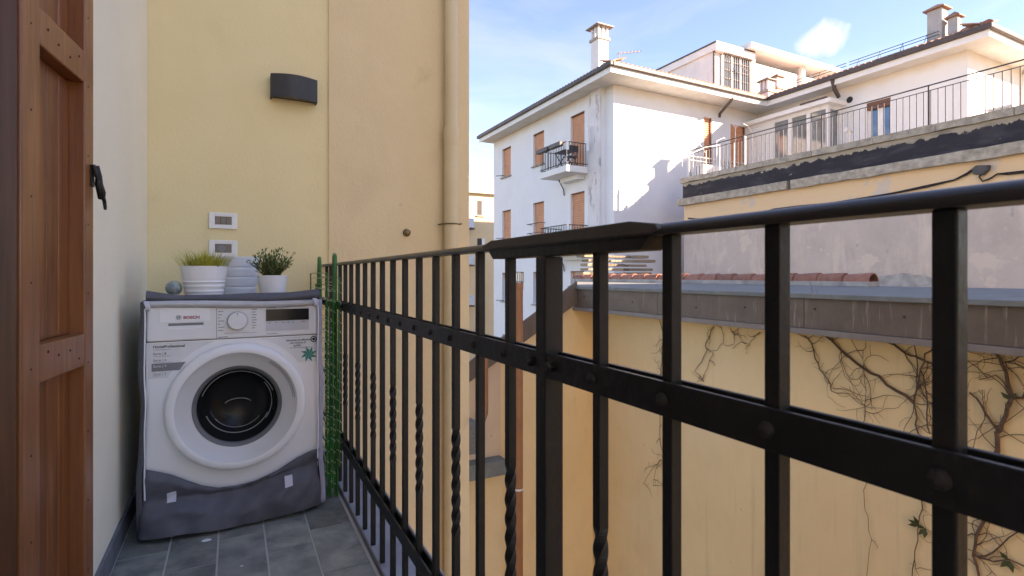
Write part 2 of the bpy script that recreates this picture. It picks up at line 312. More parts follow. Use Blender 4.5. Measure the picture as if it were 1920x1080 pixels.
M['oldwood'] = pm('weathered_timber', (.33, .26, .19), (.2, .155, .11), 6, .85, .5, 30, stretch=(.5, 6, 6), rand=.35)
M['farwall'] = pm('far_yellow_render', (.66, .52, .34), (.60, .47, .30), .8, .9, spec=.1)
M['farwhite'] = pm('far_white_render', (.74, .70, .65), rough=.9)
M['acw'] = pm('air_conditioner_paint', (.50, .60, .70), rough=.5)
M['yard'] = pm('courtyard_paving', (.24, .22, .2), (.17, .16, .15), 2, .9, .3)
M['land'] = pm('far_ground', (.16, .15, .12), (.1, .11, .07), .05, .95)

# ------------------------------------------------------------------ the setting
def struct(o): return tag(o, kind='structure')
struct(MB().add([(-1500, -1500, -7.1), (1500, -1500, -7.1), (1500, 1500, -7.1), (-1500, 1500, -7.1)], [(0, 1, 2, 3)]).build('ground', M['land']))
struct(MB().box(-.4, -11.9, -7.09, 14.0, 13.7, -7.0).build('courtyard', M['yard']))
XW, YB, XR = -.365, 3.09, .44
fl = struct(MB().box(XW, -1.6, -.20, .424, 3.09, -.0006).build('balcony_floor', M['grout']))
struct(MB().box(.4265, -1.6, -.20, .60, 3.076, .02).build('kerb', M['marble'], bevel=.004))
TW, TL = .1535, .3415
tile_me = MB().box(-TW/2 + .0030, -TL/2 + .0030, -.003, TW/2 - .0030, TL/2 - .0030, .0014).mesh('tile', M['slate'])
last_me = MB().box(-.0155 + .0, -TL/2 + .0022, -.003, .0345, TL/2 - .0030, .0014).mesh('tile', M['slate'])
offs = [.17, 0, -.17, 0, .1, .05]
for c in range(5):
    x = XW + .01 + TW * (c + .5)
    k0 = 2.066 + offs[c]
    for k in range(-11, 4):
        y0 = k0 + k * TL; y1 = y0 + TL
        y0c, y1c = max(y0, -1.55), min(y1, 3.09)
        if y1c - y0c < .05: continue
        o = inst('tile', tile_me, fl, (x, (y0c + y1c) / 2, .0002 + random.uniform(-.0006, .0008)))
        if y1c - y0c < TL - .01: o.scale.y = (y1c - y0c) / TL
for k in range(-11, 4):
    y0 = 2.2 + k * TL; y1 = min(y0 + TL, 3.09)
    if y0 < -1.55 or y1 - y0 < .05: continue
    o = inst('tile', boxm('tile', M['slate'], .0, .0, .0) if False else last_me, fl, (.427 - .0365 + .0, (y0 + y1) / 2, .0))
    o.scale.y = (y1 - y0) / TL; o.scale.x = .62

# own house: the cream wall, the yellow end wall, the pier with the downpipe
lw = thing('balcony_wall', 'cream plaster wall on the left behind the open wooden shutter', 'wall', (XW, 1, 0))
MB().box(-.85, 1.62, -7, XW, 3.0885, 3.15).build('plaster', M['cream'], lw)
MB().box(-.85, -1.6, -7, XW, .25, 3.15).build('plaster', M['cream'], lw)
MB().box(-.8495, .2505, 2.56, XW, 1.6195, 3.15).build('lintel', M['cream'], lw)
MB().box(-.8495, .2505, -7, XW + .002, 1.6195, .012).build('threshold', M['marble'], lw)
MB().box(-6, -1.6, -7, -.8505, 3.0885, 3.15).build('inner_wall', M['cream'], lw)
MB().box(-.849, .26, .013, -.80, 1.61, 2.555).build('inner_door', M['wood'], lw)
MB().box(XW - .004, -1.55, .0035, XW + .011, 3.086, .083).build('skirting', M['skirt'], lw, bevel=.002)
wing_ = thing('added_bounce_wing', 'unseen cream wing added behind the viewer, raised to bounce sunlight into the courtyard', 'house', (-3, -8, -7))  # out of view, added tall and sunlit to bounce light into the courtyard
MB().box(-6, -20, -7, XW - .003, -1.605, 9.0).build('wall', M['cream'], wing_)
for i in range(4):
    for r in range(4): MB().box(XW - .0025, -4.4 - 3.6 * i, -5.5 + 3.5 * r, XW + .04, -3.3 - 3.6 * i, -3.7 + 3.5 * r).build('shutter', M['wood'], wing_)
bw = thing('end_wall', 'pale yellow plaster wall behind the washing machine, carrying the lamp', 'wall', (0, YB, 0))
MB().box(-6, YB, -7, .478, 4.6, 3.15).build('plaster', M['yellow'], bw)
pw = thing('pier_wall', 'tall beige plaster pier with a round downpipe beyond the railing end', 'wall', (.9, YB, 0))
MB().box(.4655, YB - .012, -7, 1.31, 4.61, 3.15).build('plaster', M['beige'], pw, bevel=.006)

dp = thing('downpipe', 'cream painted round downpipe on the beige pier, socket joint halfway up', 'downpipe', (1.165, YB - .07, 0))
xp, yp = 1.165, YB - .075
zj = on_y(840, 238, yp).z
MB().tube([(xp, yp, zj - .03), (xp, yp, 3.1)], .0385, 24).build('upper_pipe', M['pipe_cream'], dp, smooth=True)
MB().tube([(xp, yp, -7), (xp, yp, zj - .002)], .044, 24).build('lower_pipe', M['pipe_cream'], dp, smooth=True)
MB().tube([(xp, yp, zj - .115), (xp, yp, zj - .10), (xp, yp, zj - .02), (xp, yp, zj)], [.0442, .0475, .0475, .0465], 24).build('socket', M['pipe_cream'], dp, smooth=True)
zc = on_y(840, 420, yp).z
cl = MB().tube([(xp + .0475 * math.cos(q), yp + .0475 * math.sin(q), zc) for q in [i * math.pi / 12 for i in range(25)]], .004, 8)
cl.tube([(xp - .048, yp, zc), (xp - .078, yp - .004, zc - .006)], .0055, 6); cl.tube([(xp + .046, yp, zc), (xp + .066, yp, zc + .006)], .0055, 6)
cl.tube([(xp - .06, yp, zc), (xp - .06, YB - .01, zc)], .004, 6)
cl.build('clamp', M['brass'], dp, smooth=True)
pv = on_y(764, 436, YB - .03)
st = thing('pipe_stub', 'small capped brass pipe stub poking out of the beige pier', 'pipe', (pv.x, YB - .012, pv.z))
MB().lathe([(.0, -.034), (.011, -.034), (.017, -.03), (.017, -.02), (.013, -.018), (.013, .02)], (pv.x, YB - .012, pv.z), 20, 'y').build('cap', M['brass'], st, smooth=True)
MB().lathe([(.018, -.006), (.022, -.004), (.022, .004)], (pv.x, YB - .012, pv.z), 20, 'y').build('collar', M['wood_dark'], st, smooth=True)

# wall lamp
a, b = on_y(508, 131, YB - .07), on_y(596, 180, YB - .07)
lx0, lx1, lz1, lz0 = a.x, b.x, 2.025, 1.905
wl = thing('wall_lamp', 'anthracite curved up and down wall light on the yellow wall', 'lamp', ((lx0 + lx1) / 2, YB, lz0))
arc = []
for i in range(13):
    s = i / 12; arc.append((lx0 + (lx1 - lx0) * s, YB - .055 - .036 * math.sin(math.pi * s)))
prof = arc + [(lx1, YB - .001), (lx0, YB - .001)]
inn = [(x + .004 * (1 if x < (lx0 + lx1) / 2 else -1), y + .005) for x, y in arc]
m = MB()
for i in range(12):     # curved shell, open at top and bottom
    (x0, y0), (x1, y1) = arc[i], arc[i + 1]; (u0, v0), (u1, v1) = inn[i], inn[i + 1]
    m.add([(x0, y0, lz0), (x1, y1, lz0), (x1, y1, lz1), (x0, y0, lz1), (u0, v0, lz0), (u1, v1, lz0), (u1, v1, lz1), (u0, v0, lz1)],
          [(0, 1, 2, 3), (4, 7, 6, 5), (0, 4, 5, 1), (3, 2, 6, 7)])
m.box(lx0, YB - .055, lz0, lx0 + .006, YB - .001, lz1); m.box(lx1 - .006, YB - .055, lz0, lx1, YB - .001, lz1)
m.build('housing', M['lamp'], wl, smooth=True)
MB().prism([(x, y, lz0 + .012) for x, y in [(lx0 + .007, YB - .05)] + inn[1:-1] + [(lx1 - .007, YB - .05), (lx1 - .007, YB - .012), (lx0 + .007, YB - .012)]], (0, 0, .006)).build('diffuser', M['lampg'], wl)
MB().box(lx0 + .01, YB - .012, lz0 + .01, lx1 - .01, YB - .0005, lz1 - .01).build('back_plate', M['lamp'], wl)

# switches
for (py0, py1, lab, kind) in ((398, 430, 'white switch plate with three brown rockers, the upper one on the yellow wall', 'sw'),
                              (450, 482, 'white socket plate half hidden behind the pots, below the switch', 'so')):
    a, b = on_y(392, py0, YB), on_y(445, py1, YB)
    t = thing('light_switch' if kind == 'sw' else 'wall_socket', lab, 'switch' if kind == 'sw' else 'socket', ((a.x + b.x) / 2, YB, b.z))
    fr = MB(); ix0, ix1, iz0, iz1 = a.x + .026, b.x - .026, b.z + .021, a.z - .019
    fr.box(a.x, YB - .010, b.z, ix0, YB - .0005, a.z); fr.box(ix1, YB - .010, b.z, b.x, YB - .0005, a.z)
    fr.box(ix0, YB - .010, b.z, ix1, YB - .0005, iz0); fr.box(ix0, YB - .010, iz1, ix1, YB - .0005, a.z)
    fr.build('plate', M['plate'], t, bevel=.0015)
    MB().box(ix0, YB - .004, iz0, ix1, YB - .0008, iz1).build('module', M['dark'], t)
    if kind == 'sw':
        wd = (ix1 - ix0) / 3
        for i in range(3):
            MB().box(ix0 + i * wd + .0012, YB - .0095, iz0 + .0015, ix0 + (i + 1) * wd - .0012, YB - .005, iz1 - .0015).build('rocker', M['sw'], t, bevel=.001)
    else:
        MB().box(ix0 + .0005, YB - .0075, iz0 + .001, ix1 - .0005, YB - .0045, iz1 - .001).build('cover', M['sw'], t, bevel=.001)
        MB().lathe([(.0, -.0085), (.013, -.0085), (.016, -.0085), (.017, -.0075)], ((ix0 * .6 + ix1 * .4), YB, (iz0 + iz1) / 2), 24, 'y').build('socket_face', M['inkg'], t)

# ------------------------------------------------------------------ wooden shutter
E = Vector((-.313, 1.688, 0)); ang = math.atan2(-.993, -.118)
sh = thing('wooden_shutter', 'open brown wooden shutter leaf with plank panels and iron hook at the left edge', 'shutter', (E.x, E.y, .03), rot=ang)
H = 2.5
MB().box(0, -.045, 0, .055, 0, H).build('stile', M['wood'], sh, bevel=.003)
MB().box(.287, -.045, 0, .362, 0, H).build('stile', M['wood'], sh, bevel=.003)
for z0, z1 in ((.02, .12), (.725, .803), (1.414, 1.49), (2.2, 2.3)):
    MB().box(.0555, -.044, z0, .2865, -.0008, z1).build('rail', M['wood'], sh, bevel=.003)
nx = 4
for i in range(nx):
    x0 = .056 + i * (.230 / nx); x1 = x0 + .230 / nx - .002
    for z0, z1 in ((.121, .724), (.804, 1.413), (1.491, 2.199)):
        MB().box(x0, -.042, z0, x1, -.032, z1).build('plank', M['plank'], sh, bevel=.0025)
hs = MB()
for z in [.05 + i * .17 for i in range(15)]:
    hs.lathe([(0, .0006), (.0024, .0006), (.003, -.0006)], (.036, 0, z), 8, 'y'); hs.lathe([(0, .0006), (.0024, .0006), (.003, -.0006)], (.325, 0, z + .03), 8, 'y')
for z0 in (.765, 1.452):
    for x in (.09, .14, .2, .25): hs.lathe([(0, .0006), (.0026, .0006), (.0032, -.0006)], (x, 0, z0 + random.uniform(-.02, .02)), 8, 'y')
o = hs.build('pin_holes', M['wood_dark'], sh); tag(o, kind='stuff')
hk = MB(); zh = 1.155
hk.box(-.004, -.034, zh - .005, .004, -.006, zh + .055)
hk.box(.002, .0005, zh + .012, .026, .003, zh + .066)
hkp = hk.build('latch_plate', M['iron'], sh, bevel=.001)
h2 = MB(); h2.tube([(.006, .008, zh + .066), (.004, .012, zh + .04), (.01, .014, zh + .02), (.0, .016, zh - .0), (-.008, .014, zh - .014)], [.006, .0075, .009, .010, .008], 8)
h2.tube([(-.002, .014, zh - .002), (-.012, .016, zh - .010), (-.019, .017, zh - .020), (-.021, .018, zh - .034), (-.018, .019, zh - .040)], [.006, .005, .0045, .004, .0035], 8)
h2.tube([(.022, .006, zh + .066), (.020, .010, zh + .046), (.012, .013, zh + .03)], .0045, 8)
h2.build('hook_handle', M['iron'], hkp, smooth=True)
# neighbouring folded leaf, seen edge-on at the left margin
s2 = thing('wooden_shutter', 'folded shutter leaf at the far left margin, recess shade painted into its brown, hinged to the panelled leaf', 'shutter', (-.3585, 1.326, .03), rot=R(196))
MB().box(.002, -.045, 0, .07, 0, H).build('stile', M['wood_shaded'], s2, bevel=.003)
MB().box(.31, -.045, 0, .38, 0, H).build('stile', M['wood_shaded'], s2, bevel=.003)
for z0, z1 in ((.02, .12), (.725, .803), (1.414, 1.49), (2.2, 2.3)): MB().box(.0705, -.044, z0, .3095, -.001, z1).build('rail', M['wood_shaded'], s2, bevel=.003)
MB().box(.0705, -.04, .02, .3095, -.012, 2.3).build('panel', M['wood_shaded'], s2)

# ------------------------------------------------------------------ washing machine
YF = 2.36
x0, x1 = -.283, .315
wm = thing('washing_machine', 'white front loading washing machine wearing a grey fabric cover', 'washing machine', (.016, YF, 0))
dcx, dcz = .0185, .4635
cab = MB(); cab.add([(x0, YF, .02), (x1, YF, .02), (x1, YF, .726), (x0, YF, .726), (x0, YF + .55, .02), (x1, YF + .55, .02), (x1, YF + .55, .726), (x0, YF + .55, .726)], [(4, 7, 6, 5), (0, 4, 5, 1), (3, 2, 6, 7), (0, 3, 7, 4), (1, 5, 6, 2)])
_n = 96; _v = []
for i in range(_n):
    q = 2 * math.pi * i / _n; c_, s_ = math.cos(q), math.sin(q)
    k = min(((x1 - dcx) if c_ > 0 else (x0 - dcx)) / c_ if abs(c_) > 1e-6 else 9, ((.726 - dcz) if s_ > 0 else (.02 - dcz)) / s_ if abs(s_) > 1e-6 else 9)
    _v += [(dcx + .17 * c_, YF, dcz + .17 * s_), (dcx + k * c_, YF, dcz + k * s_)]
cab.add(_v, [(2*i, 2*i + 1, 2*((i+1) % _n) + 1, 2*((i+1) % _n)) for i in range(_n)])
for xx, zz in ((x0, .02), (x1, .02), (x1, .726), (x0, .726)):
    a_ = math.atan2(zz - dcz, xx - dcx) % (2 * math.pi); i = int(a_ / (2 * math.pi) * _n)
    cab.add([(xx, YF, zz), _v[2*i + 1], _v[2*((i+1) % _n) + 1]], [(0, 1, 2)])
cab.build('cabinet', M['white'], wm, fix=False)
MB().box(x0 - .001, YF - .004, .8615, x1 + .001, YF + .555, .872).build('top', M['white2'], wm, bevel=.004)
cp = MB().box(x0, YF - .006, .7285, x1, YF + .54, .8605).build('control_panel', M['white2'], wm, bevel=.006)
for fx in (x0 + .04, x1 - .04):
    for fy in (YF + .05, YF + .5): MB().tube([(fx, fy, .001), (fx, fy, .022)], .02, 12).build('foot', M['rubber'], wm)
# detergent drawer
dr = MB(); yd = YF - .0085
dx0, dx1, dz0, dz1 = -.2735, -.0615, .734, .857
rx0, rx1, rz0, rz1 = -.214, -.100, .772, .795
dr.box(dx0, yd, dz0, rx0, YF - .004, dz1); dr.box(rx1, yd, dz0, dx1, YF - .004, dz1); dr.box(rx0, yd, dz0, rx1, YF - .004, rz0); dr.box(rx0, yd, rz1, rx1, YF - .004, dz1)
drw = dr.build('detergent_drawer', M['white2'], wm)
MB().box(rx0, YF - .0065, rz0, rx1, YF - .0061, rz1).build('grip', M['inkg'], drw)
MB().prism([(rx0, yd, rz0), (rx1, yd, rz0), (rx1, yd + .002, rz0 + .013), (rx0, yd + .002, rz0 + .013)], (0, .001, 0)).build('grip_slope', M['white2'], drw)
MB().prism([(-.241, yd - .001, .800), (-.079, yd - .001, .800), (-.079, yd - .001, .857), (-.241, yd - .001, .857)], (0, .0009, 0)).build('badge_panel', M['white'], drw, bevel=.0006)
words('maker_lettering', 'BOSCH', .0150, (-.166, yd - .0022, .8105), M['red'], drw, width=.052, bold=.0004)
lg = MB()
for (cx) in (-.1805,):
    ringp = [(cx + .0078 * math.cos(q), yd - .0018, .8165 + .0078 * math.sin(q)) for q in [i * math.pi / 12 for i in range(25)]]
    lg.tube(ringp, .0008, 5)
    lg.box(cx - .0042, yd - .0022, .8115, cx - .0022, yd - .0012, .8215); lg.box(cx + .0022, yd - .0022, .8115, cx + .0042, yd - .0012, .8215); lg.box(cx - .0022, yd - .0022, .8155, cx + .0022, yd - .0012, .8175)
lg.build('emblem', M['inkg'], drw)
MB().box(-.0575, YF - .0066, .730, -.0560, YF - .0055, .860).build('seam', M['inkg'], cp)
# programme dial
kx, kz = .0155, .797
MB().lathe([(.040, -.0062), (.040, -.0072), (.0345, -.0074)], (kx, YF, kz), 40, 'y').build('dial_collar', M['ring'], cp, smooth=True)
kn = MB().lathe([(.0345, -.0068), (.0338, -.026), (.0315, -.029), (.0, -.0295)], (kx, YF, kz), 40, 'y').build('dial', M['white2'], wm, smooth=True)
MB().lathe([(.0350, -.014), (.0352, -.010), (.0352, -.0073), (.0348, -.007)], (kx, YF, kz), 40, 'y').build('chrome_band', M['chrome'], kn, smooth=True)
MB().lathe([(.0335, -.0262), (.0348, -.0250), (.0352, -.0200)], (kx, YF, kz), 40, 'y').build('dial_rim', M['inkg'], kn, smooth=True)
MB().box(kx - .001, YF - .0302, kz + .022, kx + .001, YF - .0294, kz + .031).build('pointer', M['ink'], kn)
pr = MB()
for i, wd in enumerate((.030, .022, .014, .034, .012, .036, .03)):
    z = .833 - i * .0122; pr.box(-.052, YF - .0068, z, -.052 + wd * .62, YF - .0059, z + .0022)
for i, wd in enumerate((.018, .014, .017, .015, .018, .014, .016, .012)):
    z = .838 - i * .0105; pr.box(.066, YF - .0068, z, .066 + wd, YF - .0059, z + .0026)
pr.box(-.03, YF - .0068, .748, .083, YF - .0059, .7492); pr.box(-.052, YF - .0068, .734, -.018, YF - .0059, .7362)
pr.box(.118, YF - .0068, .842, .152, YF - .0059, .8443); pr.box(.118, YF - .0068, .7385, .160, YF - .0059, .7405)
pr.build('printed_legend', M['inkg'], cp)
MB().box(.117, YF - .0078, .791, .279, YF - .0058, .838).build('display', M['black'], wm)
MB().box(.117, YF - .0076, .751, .279, YF - .0058, .7905).build('touch_strip', M['greyp'], wm)
tp = MB()
for i, tx in enumerate((.126, .15, .176, .196, .215)): tp.box(tx, YF - .0083, .782, tx + .008, YF - .0075, .785)
tp.build('touch_marks', M['inkg'], cp); words('start_mark', 'Start', .009, (.25, YF - .0083, .7815), M['red'], cp)
MB().box(x0, YF + .001, .7262, x1, YF + .5, .7284).build('shadow_gap', M['ink'], wm)
# door
dcx, dcz, yo = .0185, .4635, YF - .002
door = MB().lathe([(.2455, 0), (.2455, -.020), (.241, -.033), (.233, -.0385), (.219, -.0405), (.212, -.039)], (dcx, yo, dcz), 96, 'y').build('door', M['white'], wm, smooth=True)
MB().lathe([(.212, -.039), (.208, -.035), (.185, -.023), (.163, -.013), (.157, -.010)], (dcx, yo, dcz), 96, 'y').build('door_ring', M['ring'], door, smooth=True)
MB().lathe([(.1575, -.0115), (.1555, -.0135), (.150, -.011), (.143, -.003), (.1415, .006)], (dcx, yo, dcz), 72, 'y').build('glass_rim', M['rubber'], door, smooth=True)
MB().lathe([(.1420, .001), (.137, .010), (.128, .035), (.112, .062), (.090, .078), (.055, .086), (.0, .087)], (dcx, yo, dcz), 72, 'y').build('porthole_glass', M['glassd'], door, smooth=True)
mg = MB()
for rr, yy, q0, q1, th in ((.132, .018, 20, 160, .0016), (.118, .050, 200, 335, .0020), (.122, .040, -35, 40, .0016), (.100, .066, 215, 320, .0012)):
    mg.tube([(dcx + rr * math.cos(R(q)), yo + yy - .004, dcz + rr * math.sin(R(q))) for q in range(q0, q1 + 1, 5)], th, 6)
mg.tube([(dcx + .05 * math.cos(R(q)), yo + .079, dcz - .012 + .024 * math.sin(R(q))) for q in range(20, 161, 10)], .0018, 6)
mg.build('painted_reflections', M['glass_glint'], door, smooth=True)  # grey arcs imitate reflections in the porthole glass
hg = MB()
for rr in (.197, .2035): hg.tube([(dcx + rr * math.cos(R(q)), yo - (.0358 if rr > .2 else .0305), dcz + rr * math.sin(R(q))) for q in range(5, 58, 4)], .0009, 6)
hg.build('handle_seam', M['inkg'], door)
MB().grid(lambda u, v: Vector((dcx + (.1975 + .0055 * v) * math.cos(R(8 + 46 * u)), yo - .0312 - .0052 * v, dcz + (.1975 + .0055 * v) * math.sin(R(8 + 46 * u)))), 24, 1).build('door_handle', M['greyp'], door)
# stickers (flat print), trimmed round the door
def trimmed(xa, xb, za, zb, r, n=22):
    pts = [(xa, zb), (xa, za)] if xa < dcx else [(xb, za), (xb, zb)]
    arcp = []
    for i in range(n + 1):
        z = za + (zb - za) * i / n; dz = z - dcz; k = math.sqrt(max(r * r - dz * dz, 0))
        x = dcx - k if xa < dcx else dcx + k
        x = min(max(x, xa), xb); arcp.append((x, z))
    return pts[:2] + arcp if xa < dcx else arcp + pts[::-1]
def sticker(pts, name, mat, par, y): return MB().prism([(x, y, z) for x, z in pts], (0, .0004, 0)).build(name, mat, par)
ls = sticker(trimmed(-.2765, -.065, .592, .7225, .268), 'energy_sticker', M['stick'], wm, YF - .0009)
sticker([(-.2665, .6185), (-.2665, .6475), (-.158, .6475), (-.166, .637), (-.175, .6235), (-.178, .6185)], 'grey_bar', M['inkg'], ls, YF - .0016)
words('sticker_heading', 'HomeProfessional', .0135, (-.262, YF - .0016, .7050), M['ink'], ls, width=.100, bold=.0003)
for z, s_, mk in ((.6795, 'Serie | 8', 'ink'), (.6555, 'Serie | 6', 'ink'), (.6335, 'Serie | 4', 'stick'), (.6045, 'Serie | 2', 'inkg')):
    words('sticker_line', s_, .0125, (-.262, YF - .0022, z), M[mk], ls)
rules = MB()
for z in (.6975, .673, .650, .601): rules.box(-.262, YF - .0015, z, -.205 if z > .61 else -.24, YF - .0010, z + .0012)
rules.build('rules', M['inkg'], ls)
rs = sticker(trimmed(.10, .3105, .615, .7225, .268), 'motor_sticker', M['stick'], wm, YF - .0009)
for z, s_, xx in ((.7045, 'Silenziosa ed efficiente,', .192), (.6935, 'con motore di', .206), (.683, 'qualità', .220)):
    words('sticker_line', s_, .0105, (xx, YF - .0016, z), M['ink'], rs, bold=.0002)
MB().box(.205, YF - .0015, .6755, .285, YF - .001, .6775).build('rule', M['inkg'], rs)
bd = MB(); bd.tube([(.298 + .0105 * math.cos(q), YF - .0018, .7085 + .0105 * math.sin(q)) for q in [i * math.pi / 14 for i in range(29)]], .0022, 6)
bd.disc((.298, YF - .0016, .7085), .006, 'y', 16); bd.build('round_badge', M['ink'], rs)
pin = MB(); cx, cz = .2795, .647
for i in range(8):
    q = i * math.pi / 4 + .3
    P = lambda r_, a_: (cx + r_ * math.cos(a_), YF - .0018, cz + r_ * math.sin(a_))
    pin.add([P(0, 0), P(.018, q - .42), P(.0345, q + .10), P(.017, q + .30)], [(0, 1, 2, 3)])
pin.build('pinwheel_emblem', M['teal'], rs)
# fabric cover
cv = thing('machine_cover', 'grey fabric dust cover rolled up over the washing machine', 'cover', (.016, YF - .02, .0))
wave = [(262, 878), (285, 881), (320, 888), (350, 899), (380, 909), (410, 913), (445, 909), (480, 899), (520, 881), (555, 858), (580, 845), (603, 838)]
wv = [on_y(px, py, YF - .012) for px, py in wave]
def wtop(x):
    for p, q in zip(wv, wv[1:]):
        if p.x <= x <= q.x: return p.z + (q.z - p.z) * (x - p.x) / (q.x - p.x)
    return wv[0].z if x < wv[0].x else wv[-1].z
def flap(u, v):
    flare = .016 * (1 - v) ** 1.5
    x = -.293 - flare + (.326 + .293 + flare * 1.1) * u
    top = wtop(x); z0 = .018 + .010 * (1 - u) * 0 + .004 * math.sin(u * 9) ; z = z0 + (top - z0) * v
    n = noise.noise(Vector((x * 8 + z * 5, z * 7, 2.2))) * .020 + noise.noise(Vector((x * 17 - z * 14, z * 12, 7))) * .009
    crease = .130 + .055 * u + .012 * math.sin(u * 8 + 1); span = max(top - crease, .03)
    if z > crease: out_ = .012 - .020 * (top - z) / span
    else:
        k_ = min(1, (1 - z / crease) / (.5 - .15 * math.sin(u * 9))); k_ = k_ * k_ * (3 - 2 * k_); out_ = -.008 + .046 * k_ * (.25 + .75 * max(0, math.sin(math.pi * min(1, u * 1.05))) ** .6)
    pleat = .0055 * math.sin(x * 85 + 12 * z) * max(0, 1 - abs(z - crease - .02) / .06) * math.exp(-((u - .5) / .28) ** 2)
    edge = min(u, 1 - u); tuck = .02 * max(0, 1 - edge / .03) ** 2
    return Vector((x, YF - .018 - (out_ + n + pleat) * min(1, (1 - v) * 6 + .1) - .006 * (1 - v) + tuck, z))
MB().grid(flap, 90, 34).build('front_flap', M['cover'], cv, smooth=True, solid=.0012, fix=False)
hem = MB().grid(lambda u, v: flap(u, v * .05) + Vector((0, -.0022, 0)), 90, 2).build('hem', M['cover'], cv, smooth=True, fix=False)
for (px, py) in ((321, 936), (541, 902)):
    c = on_y(px, py, YF - .035); u = (c.x + .3) / .63
    MB().grid(lambda a_, b_: Vector((c.x - .0145 + .029 * a_, flap((c.x - .0145 + .029 * a_ + .303) / .632, max(0, min(1, (c.z - .0175 + .037 * b_ - .02) / (wtop(c.x) - .02)))).y - .0028, c.z - .0175 + .037 * b_ + .003 * a_)), 5, 5).build('velcro_patch', M['velcro'], cv, solid=.0012, fix=False)
# side gussets, wrapping round the front corners
def gusset(xa, sgn):
    def f(u, v):
        z = .02 + .855 * v; wob = noise.noise(Vector((z * 7, sgn * 3, 1))) * .005 + .004 * math.sin(z * 13 + sgn)
        q = u * math.pi * .5
        return Vector((xa + sgn * (.022 * math.sin(q) + wob + .010 * (1 - v) ** 2), YF - .010 + .022 * (1 - math.cos(q)) + (.25 * max(0, u - .75) * 4 if u > .75 else 0) * 2, z))
    return f
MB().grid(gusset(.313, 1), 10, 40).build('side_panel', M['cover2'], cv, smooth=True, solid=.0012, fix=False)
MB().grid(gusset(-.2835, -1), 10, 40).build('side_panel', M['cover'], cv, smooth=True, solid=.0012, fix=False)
for xa, sgn, zlo in ((.3125, 1, .215), (-.2845, -1, .155)):
    MB().tube([(xa + sgn * (noise.noise(Vector((z * 7, sgn * 3, 1))) * .004), YF - .0225, z) for z in [zlo + (.852 - zlo) * i / 30 for i in range(31)]], .0027, 6).build('piping', M['piping'], cv, smooth=True)
MB().grid(lambda u, v: Vector((-.295 + .635 * u, YF - .005 + .55 * v, .8785 + .006 * noise.noise(Vector((u * 5, v * 5, 3))))), 24, 20).build('top_sheet', M['cover'], cv, smooth=True, solid=.0012, fix=False)
def roll(u, q):
    x = -.283 + .603 * u
    ra = .0205 - .006 * math.sin(math.pi * min(1, u * 1.6)) * (u < .62) + .006 * max(0, u - .5)
    zc_ = .882 + .016 * max(0, .16 - u) / .16 + .004 * math.sin(u * 7) + .010 * u ** 2
    rz = ra * (1.0 - .12 * math.sin(3 * u * math.pi)); ry = ra * 1.35
    a_ = q * 2 * math.pi; k = 1 + .08 * noise.noise(Vector((u * 6, math.cos(a_) * 1.2, math.sin(a_) * 1.2)))
    return Vector((x, YF + .012 + ry * math.cos(a_) * k, zc_ + rz * math.sin(a_) * k))
rl = MB().grid(roll, 44, 22)
rl.f.append(tuple(j * 45 for j in range(22))); rl.f.append(tuple(j * 45 + 44 for j in range(22)))
rl.build('rolled_flap', M['cover'], cv, smooth=True)
MB().grid(lambda u, v: Vector((-.283 + .60 * u, YF - .012 - .010 * math.sin(math.pi * v) * (1 + .3 * math.sin(u * 6)), .852 + .004 * math.sin(u * 5 + 1) - .004 * (1 - v) * math.sin(math.pi * u) + .024 * v)), 40, 6).build('under_flap', M['cover3'], cv, smooth=True, solid=.001, fix=False)
for xa in (-.278, .3005):
    MB().grid(lambda u, v: Vector((xa - .007 + .016 * u + .003 * math.sin(v * 5), YF - .026 - .004 * math.sin(v * 3.1), .846 + .034 * v)), 4, 5).build('strap', M['velcro'], cv, smooth=True, solid=.0025, fix=False)

# pots and plants on the machine
ZT = .8845
def pot(name, label, cx, cy, r0, r1, h, mat, ribs, grp='pots on the washing machine', flutes=0):
    t = thing(name, label, 'plant pot', (cx, cy, ZT), grp)
    pr_ = [(0, 0), (r0, 0)]
    zs = [i / 40 for i in range(1, 41)]
    for k in zs:
        r = r0 + (r1 - r0) * k
        for (a_, d_) in ribs:
            r += d_ * math.exp(-((k - a_) / .018) ** 2)
        pr_.append((r, h * k))
    pr_ += [(r1 - .003, h), (r1 - .005, h - .02), (r1 - .008, h - .025)]
    m_ = MB().lathe(pr_, (cx, cy, ZT), 72)
    if flutes:
        for v in m_.v:
            dx, dy = v.x - cx, v.y - cy; rr = math.hypot(dx, dy)
            if rr > r0 * .8: k = 1 + .012 * math.cos(flutes * math.atan2(dy, dx)); v.x = cx + dx * k; v.y = cy + dy * k
    m_.build('pot_body', mat, t, smooth=True)
    MB().disc((cx, cy, ZT + h - .014), r1 - .007, 'z').build('soil', M['soil'], t)
    return t
g0 = on_y(383, 500, 2.50); g0h = .975 + .016 * g0.y / 1.1535 - ZT
t = pot('plant_pot', 'white ribbed pot of short yellow green grass, left on the machine', g0.x, 2.50, .066, .0845, .127, M['pot'], [(.07, .0022), (.13, -.001), (.2, .0022), (.27, -.001), (.36, .0022), (.42, -.001), (.5, .0022), (.56, -.001)])
gb = MB()
